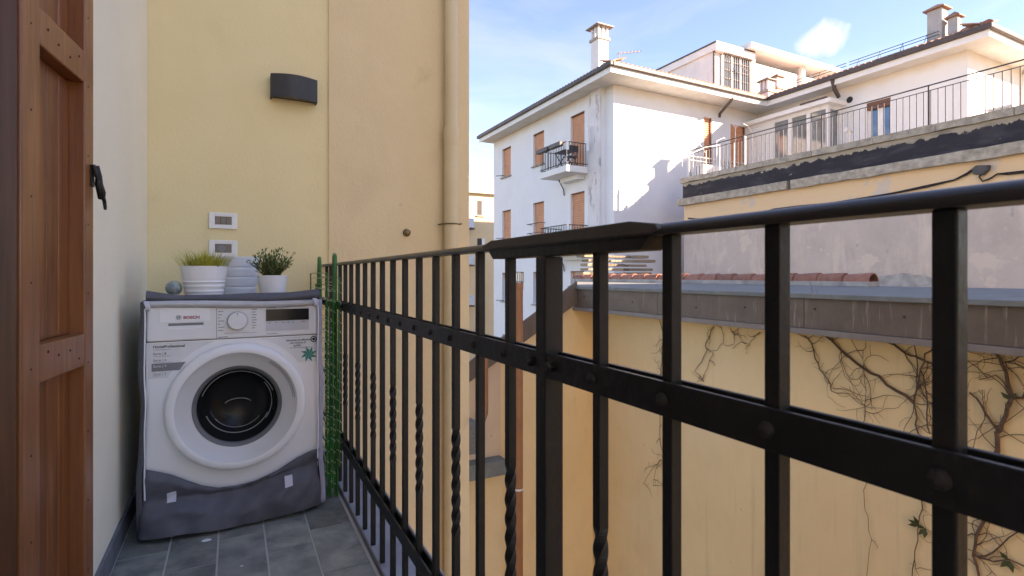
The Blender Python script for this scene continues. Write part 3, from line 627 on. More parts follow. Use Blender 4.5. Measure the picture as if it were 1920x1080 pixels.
for i in range(420):
    q = random.uniform(0, 6.283); rr = .074 * math.sqrt(random.random()); ln_ = random.uniform(.05, .098); tilt = random.uniform(.05, .35) + .55 * (rr / .08) ** 2; q2 = q + random.uniform(-.6, .6)
    b0 = Vector((g0.x + rr * math.cos(q), 2.50 + rr * math.sin(q), ZT + .112)); dr_ = Vector((math.cos(q2) * math.sin(tilt), math.sin(q2) * math.sin(tilt), math.cos(tilt)))
    sd = Vector((math.cos(q2 + 1.3), math.sin(q2 + 1.3), 0)) * random.uniform(.0009, .0017); b1 = b0 + dr_ * ln_ * .55; b2 = b1 + (dr_ + Vector((math.cos(q2), math.sin(q2), -.3)) * .25 * random.random()).normalized() * ln_ * .45
    gb.add([b0 - sd, b0 + sd, b1 + sd * .85, b2, b1 - sd * .85], [(0, 1, 2, 4), (4, 2, 3)])
o = gb.build('grass_blades', M['grass'], t, fix=False); tag(o, kind='stuff')
gg = on_y(446, 482, 2.70)
pot('plant_pot', 'larger pale blue grey ribbed pot standing behind the two others', gg.x, 2.705, .072, .0935, .172, M['potb'], [(.22, -.0022), (.48, -.0022), (.72, -.0022), (.97, .001)])
gp = on_y(511, 518, 2.50)
t = pot('plant_pot', 'small white fluted pot with a bushy dark green plant', gp.x, 2.50, .049, .0595, .090, M['pot'], [(.96, .001)], flutes=30)
lf = MB(); sm = MB()
for i in range(110):
    q = random.uniform(0, 6.283); tl = random.uniform(.0, 1.15) ** 1.0; ln_ = random.uniform(.06, .128) * (1 - .06 * tl)
    b0 = Vector((gp.x + .025 * math.cos(q) * random.random(), 2.50 + .025 * math.sin(q) * random.random(), ZT + .074)); pts = [b0]; d_ = Vector((math.cos(q) * math.sin(tl * .55), math.sin(q) * math.sin(tl * .55), math.cos(tl * .55)))
    for k in range(5):
        d_ = (d_ + Vector((math.cos(q), math.sin(q), -.15)) * .13 * tl + Vector((random.uniform(-.1, .1), random.uniform(-.1, .1), 0))).normalized(); pts.append(pts[-1] + d_ * ln_ / 5)
    sm.tube(pts, [.0011, .001, .0009, .0008, .0007, .0005], 4, cap=False)
    for k in range(1, 6):
        for rep in range(2 if k < 5 else 3):
            p = pts[k]; a_ = random.uniform(0, 6.283); dd = (d_ * .8 + Vector((math.cos(a_), math.sin(a_), random.uniform(0, .8))) * .8).normalized(); ll = random.uniform(.011, .021); sd = dd.cross(Vector((random.uniform(-1, 1), random.uniform(-1, 1), 1))).normalized() * ll * .17
            lf.add([p, p + dd * ll * .4 + sd, p + dd * ll, p + dd * ll * .4 - sd], [(0, 1, 2, 3)])
o = lf.build('leaves', M['leaf'], t, fix=False); tag(o, kind='stuff'); sm.build('stems', M['stem'], t)
ob = on_y(326, 540, 2.47)
t = thing('glass_ornament', 'small blue glass ball ornament on a pale foot beside the grass pot', 'ornament', (ob.x, 2.47, ZT))
rb = .029
MB().lathe([(rb * math.sin(math.pi * i / 18) + 1e-5, rb * -math.cos(math.pi * i / 18)) for i in range(19)], (ob.x, 2.47, .925), 28).build('ball', M['globe'], t, smooth=True)
MB().lathe([(.0, 0), (.022, 0), (.022, .006), (.014, .016), (.012, .022)], (ob.x, 2.47, ZT), 24).build('foot', M['greyp'], t, smooth=True)

for (px, py, sz, lab) in ((387, 1013, .011, 'crumpled white scrap of paper on the tiles in front of the machine'), (453, 1060, .0035, 'tiny white crumb on the slate tiles')):
    d = ray(px, py); c = d * ((.004 - CAM_Z) / d.z) + Vector((0, 0, CAM_Z)); t = thing('paper_scrap', lab, 'litter', (c.x, c.y, .0016))
    m_ = MB(); m_.lathe([(sz * (.35 + .65 * math.sin(math.pi * i / 6)) if 0 < i < 6 else .0002, sz * .45 * i / 6) for i in range(7)], (c.x, c.y, .0016), 9, sx=1.5)
    for v in m_.v: v += Vector((noise.noise(v * 160), noise.noise(v * 160 + Vector((5, 0, 0))), 0)) * sz * .5
    m_.build('scrap', M['piping'], t)
# ------------------------------------------------------------------ green folded drying rack
rk = thing('drying_rack', 'folded green clothes drying rack standing between machine and railing', 'drying rack', (.385, 2.68, 0))
ya, yb = 2.44, 2.94
def uframe(x, xt, z0, z1, ya_, yb_, r=.0065):
    pts = []
    for i in range(7): q = math.pi * i / 6; pts.append((x, ya_ + .018 - .018 * math.cos(q) * 1, 0)) if False else None
    return [(x, ya_, z0), (xt, ya_, z1 - .02), (xt, ya_ + .004, z1 - .006), (xt, ya_ + .016, z1), (xt, ya_ + .028, z1 - .006), (xt, ya_ + .032, z1 - .02), (xt, ya_ + .034, z1 - .13)]
for (yy, s_) in ((ya, 1), (yb, -1)):
    for x, xt in ((.372, .397), (.405, .400)):
        f = uframe(x, xt, .006, 1.066, 0, 0)
        MB().tube([(p[0], yy + s_ * p[1], p[2]) for p in f], .0068, 10).build('leg', M['green'], rk, smooth=True)
for z, x in ((.02, .372), (.055, .405), (.52, .385)): MB().tube([(x, ya, z), (x, yb, z)], .006, 8).build('cross_tube', M['green'], rk, smooth=True)
for xw, zb, zt in ((.360, .10, .985), (.412, .14, .965), (.386, .05, .93)):
    fr = MB(); fr.tube([(xw, ya - .02, zb), (xw, ya - .02, zt), (xw, yb + .02, zt), (xw, yb + .02, zb), (xw, ya - .02, zb)], .0036, 8)
    wing = fr.build('wing_frame', M['green'], rk, smooth=True)
    wr = MB()
    for i in range(19):
        z = zb + .02 + (zt - zb - .04) * i / 18
        wr.tube([(xw + .006 * math.sin(i * 2.1), ya - .022, z), (xw, (ya + yb) / 2, z - .004), (xw, yb + .02, z)], .0016, 5)
        wr.tube([(xw - .011, ya - .024, z + .012), (xw + .011, ya - .020, z - .008)], .0008, 5)
    wr.build('wires', M['wire'], wing)
for x in (.366, .378, .393, .404): MB().tube([(x, ya - .010, .012), (x + .006, ya - .012, .40), (x + .008, ya - .010, .86)], .0032, 6).build('strut', M['green'], rk, smooth=True)

# ------------------------------------------------------------------ iron railing
SP, YP = .132, .715
rg = thing('balcony_railing', 'black wrought iron balcony railing with twisted bars', 'railing', (XR, .7, .02))
bs = .0155
plain = MB().box(-bs/2, -bs/2, 0, bs/2, bs/2, 1.0).mesh('bar', M['iron'])
tw = MB(); zs = [0, .375]; a_ = [0, 0]
n_t = 56
for i in range(n_t + 1): zs.append(.375 + .24 * i / n_t); a_.append(1.75 * 2 * math.pi * i / n_t)
zs += [.617, 1.0]; a_ += [1.75 * 2 * math.pi] * 2
vs_ = []
for z, q in zip(zs, a_):
    for k in range(4):
        h = bs * .7071; vs_.append((h * math.cos(q + math.pi / 4 + k * math.pi / 2), h * math.sin(q + math.pi / 4 + k * math.pi / 2), z))
tw.add(vs_, [(i*4 + j, i*4 + (j+1) % 4, (i+1)*4 + (j+1) % 4, (i+1)*4 + j) for i in range(len(zs)-1) for j in range(4)])
twist = tw.mesh('twisted_bar', M['iron'])
rv = MB().lathe([(.0, -.0062), (.004, -.0055), (.0068, -.003), (.0078, .0)], (0, 0, 0), 12, 'x').mesh('rivet', M['rust'], smooth=True)
XFR = XR - bs/2 - .0065
for k in range(-9, 18):
    y = YP + k * SP
    if k == 0:
        MB().box(XR - .0165, y - .015, .02, XR + .0165, y + .015, 1.0035).build('post', M['iron'], rg, bevel=.002)
        for z0 in (.817, .205):
            for s_ in (-1, 1):
                MB().lathe([(.0, -.011), (.006, -.011), (.0085, -.007), (.0085, .0)], (XFR, y + s_ * .031, z0 + .02), 6, 'x').build('bolt', M['iron'], rg)
        continue
    inst('twisted_bar' if k % 2 else 'bar', twist if k % 2 else plain, rg, (XR, y, .0205), bevel=.0015 if not k % 2 else .001)
    inst('rivet', rv, rg, (XFR, y, .836))
for z0 in (.817, .205):
    for (xa, xb) in ((XFR, XR - bs/2 - .0003), (XR + bs/2 + .0003, XR + bs/2 + .0065)):
        MB().box(xa, YP + .0155, z0, xb, 3.077, z0 + .039).build('flat_rail', M['iron'], rg, bevel=.0012)
        MB().box(xa, -1.45, z0, xb, YP - .0155, z0 + .039).build('flat_rail', M['iron'], rg, bevel=.0012)
hp = [(-.0155, 1.0207), (.0155, 1.0207), (.0165, 1.0235)] + [(.0165 * math.cos(q), 1.0255 + .0098 * math.sin(q)) for q in [i * math.pi / 10 for i in range(0, 11)]] + [(-.0165, 1.0235)]
MB().prism([(XR + x, -1.5, z) for x, z in hp], (0, 3.077 + 1.5, 0)).build('handrail', M['iron_top'], rg, smooth=True)
def yprism(prof, hw): return MB().prism([(XR - hw, y, z) for y, z in prof], (2 * hw, 0, 0))
jp = yprism([(.450, 1.0265), (.465, 1.0225), (.905, 1.0225), (.925, 1.0265), (.925, 1.030), (.885, 1.0385), (.50, 1.0395), (.455, 1.033)], .0215).build('joint_plate', M['plate_iron'], rg, bevel=.0025)
yprism([(.470, 1.0204), (.485, 1.0045), (.885, 1.0045), (.905, 1.0204)], .0175).build('joint_block', M['iron'], rg, bevel=.0015)
# ------------------------------------------------------------------ ochre building across the courtyard
XG, XO, YG = 4.5, 4.85, 6.62
oc = thing('ochre_house', 'low ochre rendered house across the courtyard with brown fascia and metal roof', 'house', (XO, 4, -7))
MB().box(XO, -4, -7, 13.99, YG + .24, .50).build('wall', M['ochre'], oc)
MB().box(7.7, YG + .241, -7, 13.985, 11.6, .60).build('rear_wall', M['ochre'], oc)
ra = [on_y(1072, 531, YG), on_y(880, 673, YG)]; rb_ = [on_y(1072, 572, YG), on_y(880, 711, YG)]
def ext(p, q, x): k = (x - p.x) / (q.x - p.x); return Vector((x, p.y, p.z + (q.z - p.z) * k))
xl = 1.9
ta, tb = ext(ra[0], ra[1], 4.515), ext(ra[0], ra[1], xl); ba, bb = ext(rb_[0], rb_[1], 4.515), ext(rb_[0], rb_[1], xl)
MB().prism([(XO - .002, YG, -7), (XO - .002, YG, .46), (4.515, YG, ba.z + .05), (xl + .1, YG, bb.z + .05), (xl + .1, YG, -7)], (0, .3, 0)).build('gable_wall', M['ochre'], oc)
MB().prism([(4.497, YG - .10, ta.z), (xl, YG - .10, tb.z), (xl, YG - .10, bb.z), (4.497, YG - .10, ba.z)], (0, .035, 0)).build('rake_board', M['brown'], oc, bevel=.004)
cuts = [-4, -1.2, .9, 3.0, 4.85, YG + .10]
for y0, y1 in zip(cuts, cuts[1:]):
    MB().box(XG, y0 + .002, .505, XG + .03, y1 - .002, .782).build('fascia_board', M['brown'], oc, bevel=.003)
MB().box(XG - .02, -4, .452, XG + .06, YG + .10, .503).build('drip_edge', M['zincd'], oc, bevel=.004)
MB().box(XG + .061, -4, .47, XO - .002, YG - .07, .50).build('soffit', M['zincd'], oc)
rf = MB(); rf.prism([(XG - .02, -4, .788), (XG - .02, YG + .12, .788), (8.4, 12.2, .80), (8.4, -4, .80)], (0, 0, .014)); rf.build('metal_roof', M['zinc'], oc)
MB().box(XG - .032, -4, .770, XG + .005, YG + .12, .812).build('roof_nosing', M['zinc'], oc, bevel=.006)
bo = MB()
for y in (6.35, 5.3, 4.25, 3.62, 2.9, 2.2, 1.5): bo.lathe([(0, -.004), (.009, -.004), (.012, .001)], (XG - .0, y, .65 + .03 * math.sin(y * 7)), 8, 'x')
tag(bo.build('fixing_screws', M['ink'], oc), kind='stuff')
MB().box(8.42, -4, -3, 13.98, 12.2, .40).build('rear_roof', M['mortar'], oc)
MB().box(7.86, 4.3, .815, 8.14, 11.5, .885).build('ridge_bed', M['mortar'], oc)
# overlapping half-round tiles along the ridge
rt = MB(); nseg = 10; ln_ = .44
vs_ = []
for yy, r in ((0, .125), (.03, .128), (ln_, .100)):
    for t_ in (0, -.018):
        for j in range(nseg + 1):
            q = math.pi * j / nseg; vs_.append(((r + t_) * math.cos(q), yy, (r + t_) * math.sin(q)))
n1 = nseg + 1; fs = []
for s_ in range(2):
    b0, b1 = s_ * 2 * n1, (s_ + 1) * 2 * n1
    for j in range(nseg): fs += [(b0 + j, b0 + j + 1, b1 + j + 1, b1 + j), (b0 + n1 + j, b1 + n1 + j, b1 + n1 + j + 1, b0 + n1 + j + 1)]
for j in range(nseg): fs += [(j, n1 + j, n1 + j + 1, j + 1), (4*n1 + j, 4*n1 + j + 1, 5*n1 + j + 1, 5*n1 + j)]
tile2 = rt.add(vs_, fs).mesh('ridge_tile', M['tile'], smooth=True)
y = 4.3; i = 0
while y < 11.4:
    inst('ridge_tile', tile2, oc, (8 + random.uniform(-.008, .008), y, .882 + random.uniform(-.005, .006)), rot=(random.uniform(-.01, .02), 0, random.uniform(-.02, .02))); y += .385; i += 1
mt = MB()
def mortar_pt(u, v):
    yy = 5.6 + 3.4 * u; e = .5 + .5 * math.tanh((min((u - .0) * 1.6, (1 - u) * .75) - .22) * 7)
    h = .40 + (.62 * e + .05 * noise.noise(Vector((u * 9, 1, 1))) + .03 * noise.noise(Vector((u * 31, 4, 1)))) * min(1, e * 3)
    return Vector((13.985 - .16 * v ** 2 - .02 * math.sin(u * 20) * v, yy, .38 + (h - .38) * (1 - v ** 1.3)))
mt.grid(mortar_pt, 70, 14)
mt.build('mortar_fillet', M['mortar'], oc, smooth=True)
# flue, pipes and small fittings in front of the gable wall
fx = on_y(972, 600, 6.32).x
fl_ = thing('flue_pipe', 'copper brown flue pipe with steel cowl in front of the ochre gable', 'flue', (fx, 6.32, -7))
zt = on_y(972, 530, 6.32).z; zcw = on_y(972, 509, 6.32).z
MB().tube([(fx, 6.32, -7), (fx, 6.32, zt)], .062, 24).build('pipe', M['flue'], fl_, smooth=True)
MB().tube([(fx, 6.32, zt - .10), (fx, 6.32, zt - .09), (fx, 6.32, zt - .005), (fx, 6.32, zt)], [.062, .067, .067, .064], 24).build('socket', M['flue'], fl_, smooth=True)
MB().lathe([(.07, zt - .005), (.072, zt + .01), (.064, zt + .02)], (fx, 6.32, 0), 24).build('cowl_ring', M['steel'], fl_, smooth=True)
cwl = MB(); cwl.lathe([(.072, zcw - .02), (.074, zcw - .005), (.0, zcw + .002)], (fx, 6.32, 0), 24)
cw = cwl.build('cowl', M['steel'], fl_, smooth=True)
for k in range(14): q = k * math.pi / 7; MB().box(fx + .066 * math.cos(q) - .005, 6.32 + .066 * math.sin(q) - .005, zt + .015, fx + .066 * math.cos(q) + .005, 6.32 + .066 * math.sin(q) + .005, zcw - .012).build('bar', M['steel'], cw)
zk = on_y(978, 915, 6.32).z
MB().lathe([(.064, zk - .014), (.066, zk - .012), (.066, zk + .012), (.064, zk + .014)], (fx, 6.32, 0), 24).build('clamp', M['white_rail'], fl_, smooth=True)
q0 = on_y(909, 640, 6.42); q1 = on_y(909, 775, 6.42); q2 = on_y(890, 800, 6.42)
dp2 = thing('downpipe', 'short pinkish brown downpipe with an elbow on the peach wall below the sloping brown board', 'downpipe', tuple(q1))
MB().tube([q0, q1, q1 + (q2 - q1) * .5 + Vector((.03, 0, -.03)), q2], .045, 16).build('pipe', M['flue'], dp2, smooth=True)
xe = on_y(944, 870, 6.5).x
lg_ = thing('stone_ledge', 'blue grey ledge dividing the peach wall from the ochre wall below', 'ledge', (2.6, 6.5, -1.7))
MB().box(xl + .1, 6.40, on_y(920, 890, 6.5).z, xe, YG - .002, on_y(920, 862, 6.5).z).build('slab', M['zinc'], lg_, bevel=.01)
MB().prism([(xe, YG - .03, on_y(920, 861, 6.5).z), (xe, YG - .03, bb.z + (ba.z - bb.z) * (xe - xl) / (4.515 - xl) + .02), (xl + .11, YG - .03, bb.z + .04), (xl + .11, YG - .03, on_y(920, 861, 6.5).z)], (0, .028, 0)).build('upper_panel', M['peach'], lg_)
a, b = on_y(878, 792, 6.35), on_y(893, 852, 6.35)
ac = thing('wall_vent', 'small grey louvred vent box at the edge of the beige pier', 'vent', (a.x, 6.4, b.z))
MB().box(a.x - .25, 6.36, b.z, b.x, YG - .031, a.z).build('casing', M['zinc'], ac, bevel=.006)
for k in range(6): z = b.z + (a.z - b.z) * (k + .8) / 7; MB().box(a.x - .23, 6.345, z, b.x - .02, 6.359, z + .02).build('louvre', M['zincd'], ac)

# bare vines on the ochre wall
def vine(label, lines, twigs=(0, 0), r0=.010, seedv=1, leaf=0, name='bare_vine', tl=1.0):
    rnd = random.Random(seedv); t = None; wood = MB(); tw_ = MB(); lfm = MB()
    for li in lines:
        pts, r_a, r_b = li if isinstance(li, tuple) else (li, r0, r0 * .35); r_a *= .72; r_b *= .72
        P3 = [on_x(px, py, XO - .012) for px, py in pts]
        if t is None: t = thing(name, label, 'vine', (XO, P3[0].y, P3[0].z), 'bare vines on the ochre wall')
        fine = []
        for p, q in zip(P3, P3[1:]):
            m_ = max(2, int((q - p).length / .07))
            for k in range(m_): fine.append(p.lerp(q, k / m_) + Vector((-abs(rnd.gauss(0, .004)), rnd.gauss(0, .008), rnd.gauss(0, .008))))
        fine.append(P3[-1]); n_ = len(fine)
        wood.tube(fine, [r_a + (r_b - r_a) * k / (n_ - 1) for k in range(n_)], 6)
        cnt = int(n_ * twigs[0] * 1.15)
        for _ in range(cnt):
            k = rnd.randrange(n_); p = fine[k].copy(); a_ = rnd.uniform(0, 6.283); cur = rnd.uniform(-.28, .28); L_ = rnd.uniform(.25, 1) * twigs[1]; pt = [p.copy()]
            st_ = 9
            for _k in range(st_):
                a_ += cur * .6 + rnd.gauss(0, .28); p = p + Vector((rnd.gauss(-.002, .003), math.cos(a_), math.sin(a_))) * (L_ / st_) * Vector((1, 1, 1)).x; p.x = min(p.x, XO - .006); pt.append(p.copy())
                if rnd.random() < .22:
                    b_ = a_ + rnd.choice((-1, 1)) * rnd.uniform(.6, 1.3); q_ = p.copy(); sp = [q_.copy()]
                    for _j in range(4): b_ += rnd.gauss(0, .3); q_ = q_ + Vector((0, math.cos(b_), math.sin(b_))) * L_ * .07; sp.append(q_.copy())
                    tw_.tube(sp, [.0017, .0016, .0014, .0013, .0011], 4, cap=False)
                if leaf and rnd.random() < leaf:
                    for _j in range(3):
                        c_ = rnd.uniform(0, 6.283); d_ = Vector((-.3, math.cos(c_), math.sin(c_))) * .075; s_ = Vector((-.2, -math.sin(c_), math.cos(c_))) * .018
                        lfm.add([p, p + d_ * .45 + s_, p + d_, p + d_ * .45 - s_], [(0, 1, 2, 3)])
            tw_.tube(pt, [.0034 - .0022 * k / st_ for k in range(st_ + 1)], 4, cap=False)
    wood.build('branch', M['vine'], t, smooth=True)
    if tw_.v: tag(tw_.build('twigs', M['vine'], t), kind='stuff')
    if lfm.v: tag(lfm.build('leaves', M['vine_leaf'], t, fix=False), kind='stuff')
C = lambda *pts: [(1440 + .4444 * x, 600 + .4444 * y) for x, y in pts]
C2 = lambda *pts: [(1060 + .4444 * x, 600 + .4444 * y) for x, y in pts]
vine('tangled bare vine with a long diagonal stem under the brown fascia', [
    (C((245, 62), (290, 105), (340, 155), (400, 200), (470, 240), (530, 290), (615, 350)), .013, .016), (C((700, 95), (670, 150), (645, 205), (630, 270), (615, 350), (625, 410), (634, 480)), .008, .010),
    (C((525, 95), (565, 130), (600, 150), (640, 165), (715, 190)), .012, .010), (C((645, 205), (665, 270), (672, 350), (682, 480)), .008, .007),
    (C((150, 66), (185, 100), (200, 160), (222, 205), (262, 265), (268, 300)), .009, .005), (C((410, 90), (400, 130), (405, 200), (412, 260), (408, 420)), .004, .003), (C((625, 110), (632, 190), (625, 300)), .007, .006)],
    (.72, .62), seedv=3)
vine('bare tree-like vine with a forked trunk to the right of the near railing bar', [
    (C((930, 820), (945, 720), (960, 600), (966, 500), (972, 465), (1000, 400), (1030, 330), (1015, 260), (992, 185), (965, 145)), .026, .014), (C((1030, 330), (1060, 322), (1120, 300), (1200, 280)), .012, .008),
    (C((970, 465), (920, 390), (885, 335), (850, 305)), .012, .007), (C((992, 185), (1030, 165), (1090, 150), (1150, 120)), .009, .007), (C((1010, 265), (960, 240), (890, 250)), .006, .004)],
    (.55, .55), seedv=11, leaf=.005)
vine('low bare vine with a few green leaves at the bottom right of the ochre wall', [
    (C((935, 800), (915, 850), (880, 905), (878, 1000), (890, 1080)), .016, .013), (C((880, 1000), (950, 985), (1020, 920), (1090, 875)), .010, .006), (C((880, 1000), (960, 1020), (1080, 1030), (1200, 1050)), .008, .006), (C((830, 905), (850, 900), (878, 910)), .006, .008)],
    (.5, .45), seedv=5, leaf=.025)
vine('single thin vine stem hanging straight down beside the third bar from the right', [(C((418, 560), (416, 645), (410, 760), (422, 840), (435, 930), (415, 1090)), .004, .003)], (.12, .12), seedv=8)
vine('thin vine stem slanting down left of the nearest bar', [(C((690, 640), (660, 725), (640, 830), (628, 930), (608, 1090)), .006, .005), (C((625, 1050), (660, 1048), (710, 1060)), .003, .002)], (.15, .2), seedv=9)
vine('narrow cluster of hanging twigs behind the plain bar right of the post', [
    (C2((402, 0), (412, 60), (408, 150), (402, 300), (400, 400), (398, 500), (415, 585)), .006, .005), (C2((418, 75), (414, 160), (408, 250)), .004, .003), (C2((400, 590), (360, 640), (330, 690)), .004, .002), (C2((415, 585), (380, 620), (372, 700)), .003, .002)],
    (.42, .30), seedv=14)
vine('small hooked vine hanging from the fascia between the two middle bars', [
    (C2((630, 25), (605, 70), (590, 110), (600, 130), (575, 180), (550, 215), (585, 260)), .007, .004), (C2((595, 120), (622, 140), (600, 200), (575, 260)), .005, .003), (C2((660, 30), (668, 90), (640, 125), (620, 130)), .004, .003), (C2((690, 30), (715, 60), (710, 100), (670, 105)), .004, .003),
    (C2((825, 50), (790, 75), (775, 105), (740, 90), (705, 122)), .004, .003)], (.30, .22), seedv=21)
vine('short crooked twig at the top of the wall right of the railing post', [([(1089, 583), (1087, 600), (1096, 622), (1094, 634), (1103, 655)], .004, .003), ([(1096, 640), (1084, 648)], .002, .001)], (.25, .12), seedv=2)

# ------------------------------------------------------------------ terrace building with the tarred parapet
XT, YT = 14.0, 13.76
tb_ = thing('terrace_building', 'long beige building with a black tarred parapet and bare pinkish wall', 'building', (XT, 6, -7))
MB().box(XT, -1.0, -7, 19.95, YT, 3.41).build('wall', M['bare'], tb_)
MB().box(XT - .03, -1.02, 3.64, 19.95, YT + .03, 4.19).build('parapet', M['tar_wall'], tb_)
MB().box(XT + .4, -.9, 4.195, 19.94, YT - .3, 4.33).build('terrace_floor', M['conc'], tb_)
def rough_slab(name, mat, x0, y0, z0, x1, y1, z1, par, amp=.02, n=26):
    m_ = MB(); k = n
    sec = []
    for i in range(k + 1):
        yy = y0 + (y1 - y0) * i / k; g = lambda s_: amp * noise.noise(Vector((yy * 2.3, s_ * 5.1, z0)))
        sec += [(x0 + g(1), yy, z0 + g(2)), (x0 + g(3), yy, z1 + g(4) * .5), (x1, yy, z1), (x1, yy, z0)]
    fs = [(i*4 + j, i*4 + (j+1) % 4, (i+1)*4 + (j+1) % 4, (i+1)*4 + j) for i in range(k) for j in range(4)] + [(0, 1, 2, 3), (k*4 + 3, k*4 + 2, k*4 + 1, k*4)]
    return m_.add(sec, fs).build(name, mat, par)
for y0, y1 in ((-1.1, 4.46), (4.5, 9.62), (9.74, YT + .17)):
    rough_slab('cornice_stone', M['conc'], XT - .17, y0, 3.405, XT + .1, y1, 3.635, tb_, .03)
yc = YT + .10
while yc > -1:
    y0 = max(yc - random.uniform(1.3, 1.9), -1.05)
    rough_slab('coping_stone', M['conc'], XT - .10, y0 + .012, 4.195, XT + .38, yc, 4.36, tb_, .022, 10); yc = y0
# cable and junction box
cb = thing('wall_cable', 'sagging bundle of black cables along the beige wall under the cornice', 'cable', (XT, 8, 3))
cps = [(1290, 408), (1320, 411), (1370, 411), (1410, 405), (1450, 392), (1500, 386), (1560, 380), (1620, 371), (1680, 360), (1740, 348), (1790, 336), (1812, 325), (1822, 318)]
for k in range(3):
    MB().tube([on_x(px, py + k * 1.1 + math.sin(px * .05 + k * 2) * .9, XT - .02 - .012 * k) for px, py in cps], .014, 6).build('cable', M['cable'], cb, smooth=True)
for k in range(2): MB().tube([on_x(px, py, XT - .03 - .02 * k) for px, py in [(1845, 318), (1836, 332), (1842, 340), (1856, 335), (1870, 326), (1890, 324 + 3 * k), (1925, 320 + 3 * k), (1990, 308)]], .016, 6).build('cable', M['cable'], cb, smooth=True)
jb_ = thing('junction_box', 'dark grey junction box on the beige wall where the cables meet', 'junction box', tuple(on_x(1838, 320, XT)))
pb = [on_x(px, py, XT - .10) for px, py in ((1821, 316), (1829, 310), (1855, 309), (1853, 319), (1843, 328), (1824, 327))]
MB().prism(pb, (.098, 0, 0)).build('casing', M['box'], jb_, bevel=.015)
MB().prism([p.lerp(pb[0].lerp(pb[3], .5), .18) + Vector((-.012, 0, 0)) for p in pb], (.010, 0, 0)).build('lid', M['box'], jb_)
# terrace railing
XTR = 14.12
tr = thing('terrace_railing', 'thin grey terrace railing with double top rail above the tarred parapet', 'railing', (XTR, 8, 4.36))
bar_t = MB().box(-.008, -.008, 0, .008, .008, .85).mesh('bar', M['metald']); bar_w = MB().box(-.007, -.007, 0, .007, .007, .85).mesh('bar', M['white_rail'])
y = 13.6; k = 0
while y > 1.5:
    inst('bar', bar_w if y > 11.4 and k % 4 == 1 else bar_t, tr, (XTR, y, 4.355)); y -= .142; k += 1
for z, r in ((5.32, .016), (5.20, .010)): MB().tube([(XTR, 1.4, z), (XTR, 13.68, z)], r, 8).build('rail', M['metald'], tr, smooth=True)
for y in (13.66, 11.35, 8.9, 6.4, 3.9): MB().tube([(XTR, y, 4.355), (XTR, y, 5.32)], .022 if y < 11 else .032, 8).build('post', M['white_rail'] if y > 11 else M['metald'], tr, smooth=True)
tr2 = thing('terrace_railing', 'white painted end railing across the terrace in front of the white wall', 'railing', (17, 13.68, 4.36))
x = 14.26
while x < 19.9: inst('bar', bar_t, tr2, (x, 13.68, 4.335)); x += .21
for z in (4.45, 5.02, 5.16): MB().tube([(14.14, 13.68, z), (19.98, 13.68, z)], .011, 8).build('rail', M['white_rail'], tr2, smooth=True)
# hoops of a garden arch on the terrace
hp_ = thing('arched_trellis', 'thin white iron hoops standing on the terrace behind the railing', 'trellis', tuple(on_y(1350, 300, 13.5)))
for pts in ([(1279, 312), (1279, 268), (1286, 262), (1296, 261), (1307, 266), (1318, 278), (1322, 286)], [(1344, 320), (1344, 264), (1358, 258), (1366, 270)], [(1379, 320), (1379, 240), (1373, 231)], [(1379, 240), (1384, 233), (1392, 231), (1402, 236), (1411, 250), (1411, 322)], [(1411, 250), (1417, 241), (1426, 239), (1434, 244), (1441, 256)], [(1279, 305), (1296, 288), (1322, 276), (1350, 272)]):
    MB().tube([on_y(px, py, 13.5) for px, py in pts], .011, 6).build('hoop', M['white_rail'], hp_, smooth=True)
a, b = on_y(1312, 309, 13.2), on_y(1347, 330, 13.2)
pl = thing('planter_box', 'long white planter box at the corner of the terrace', 'planter', (a.x, 13.2, 4.33))
MB().box(a.x, 13.05, 4.332, b.x, 13.4, a.z).build('trough', M['white_rail'], pl, bevel=.01)
sp_ = MB(); sp_.grid(lambda u, v: Vector((a.x + .04 + (b.x - a.x - .08) * u, 13.09 + .27 * v, a.z - .02 + .05 * abs(noise.noise(Vector((u * 9, v * 5, 2)))))), 14, 6); sp_.build('earth', M['soil'], pl)
vpt = on_x(1591, 250, 19.2)
vp = thing('vent_pipe', 'short white vent pipe with a tee cap on the terrace by the veranda', 'pipe', (vpt.x, vpt.y, 4.34))
MB().tube([(vpt.x, vpt.y, 4.335), (vpt.x, vpt.y, 6.05)], .06, 12).build('pipe', M['white_rail'], vp, smooth=True)
MB().tube([(vpt.x - .17, vpt.y, 6.08), (vpt.x + .17, vpt.y, 6.08)], .075, 12).build('tee_cap', M['white_rail'], vp, smooth=True)
a = on_y(1862, 188, 7.6)
bx = thing('storage_box', 'pale grey storage chest on the terrace at the right edge', 'chest', (17.6, 7.3, 4.34))
MB().box(a.x, 7.2, 4.335, a.x + 1.25, 7.75, 6.0).build('chest', M['winf'], bx, bevel=.03)
MB().box(a.x - .02, 7.17, 6.003, a.x + 1.27, 7.78, 6.07).build('lid', M['greyp'], bx, bevel=.02)

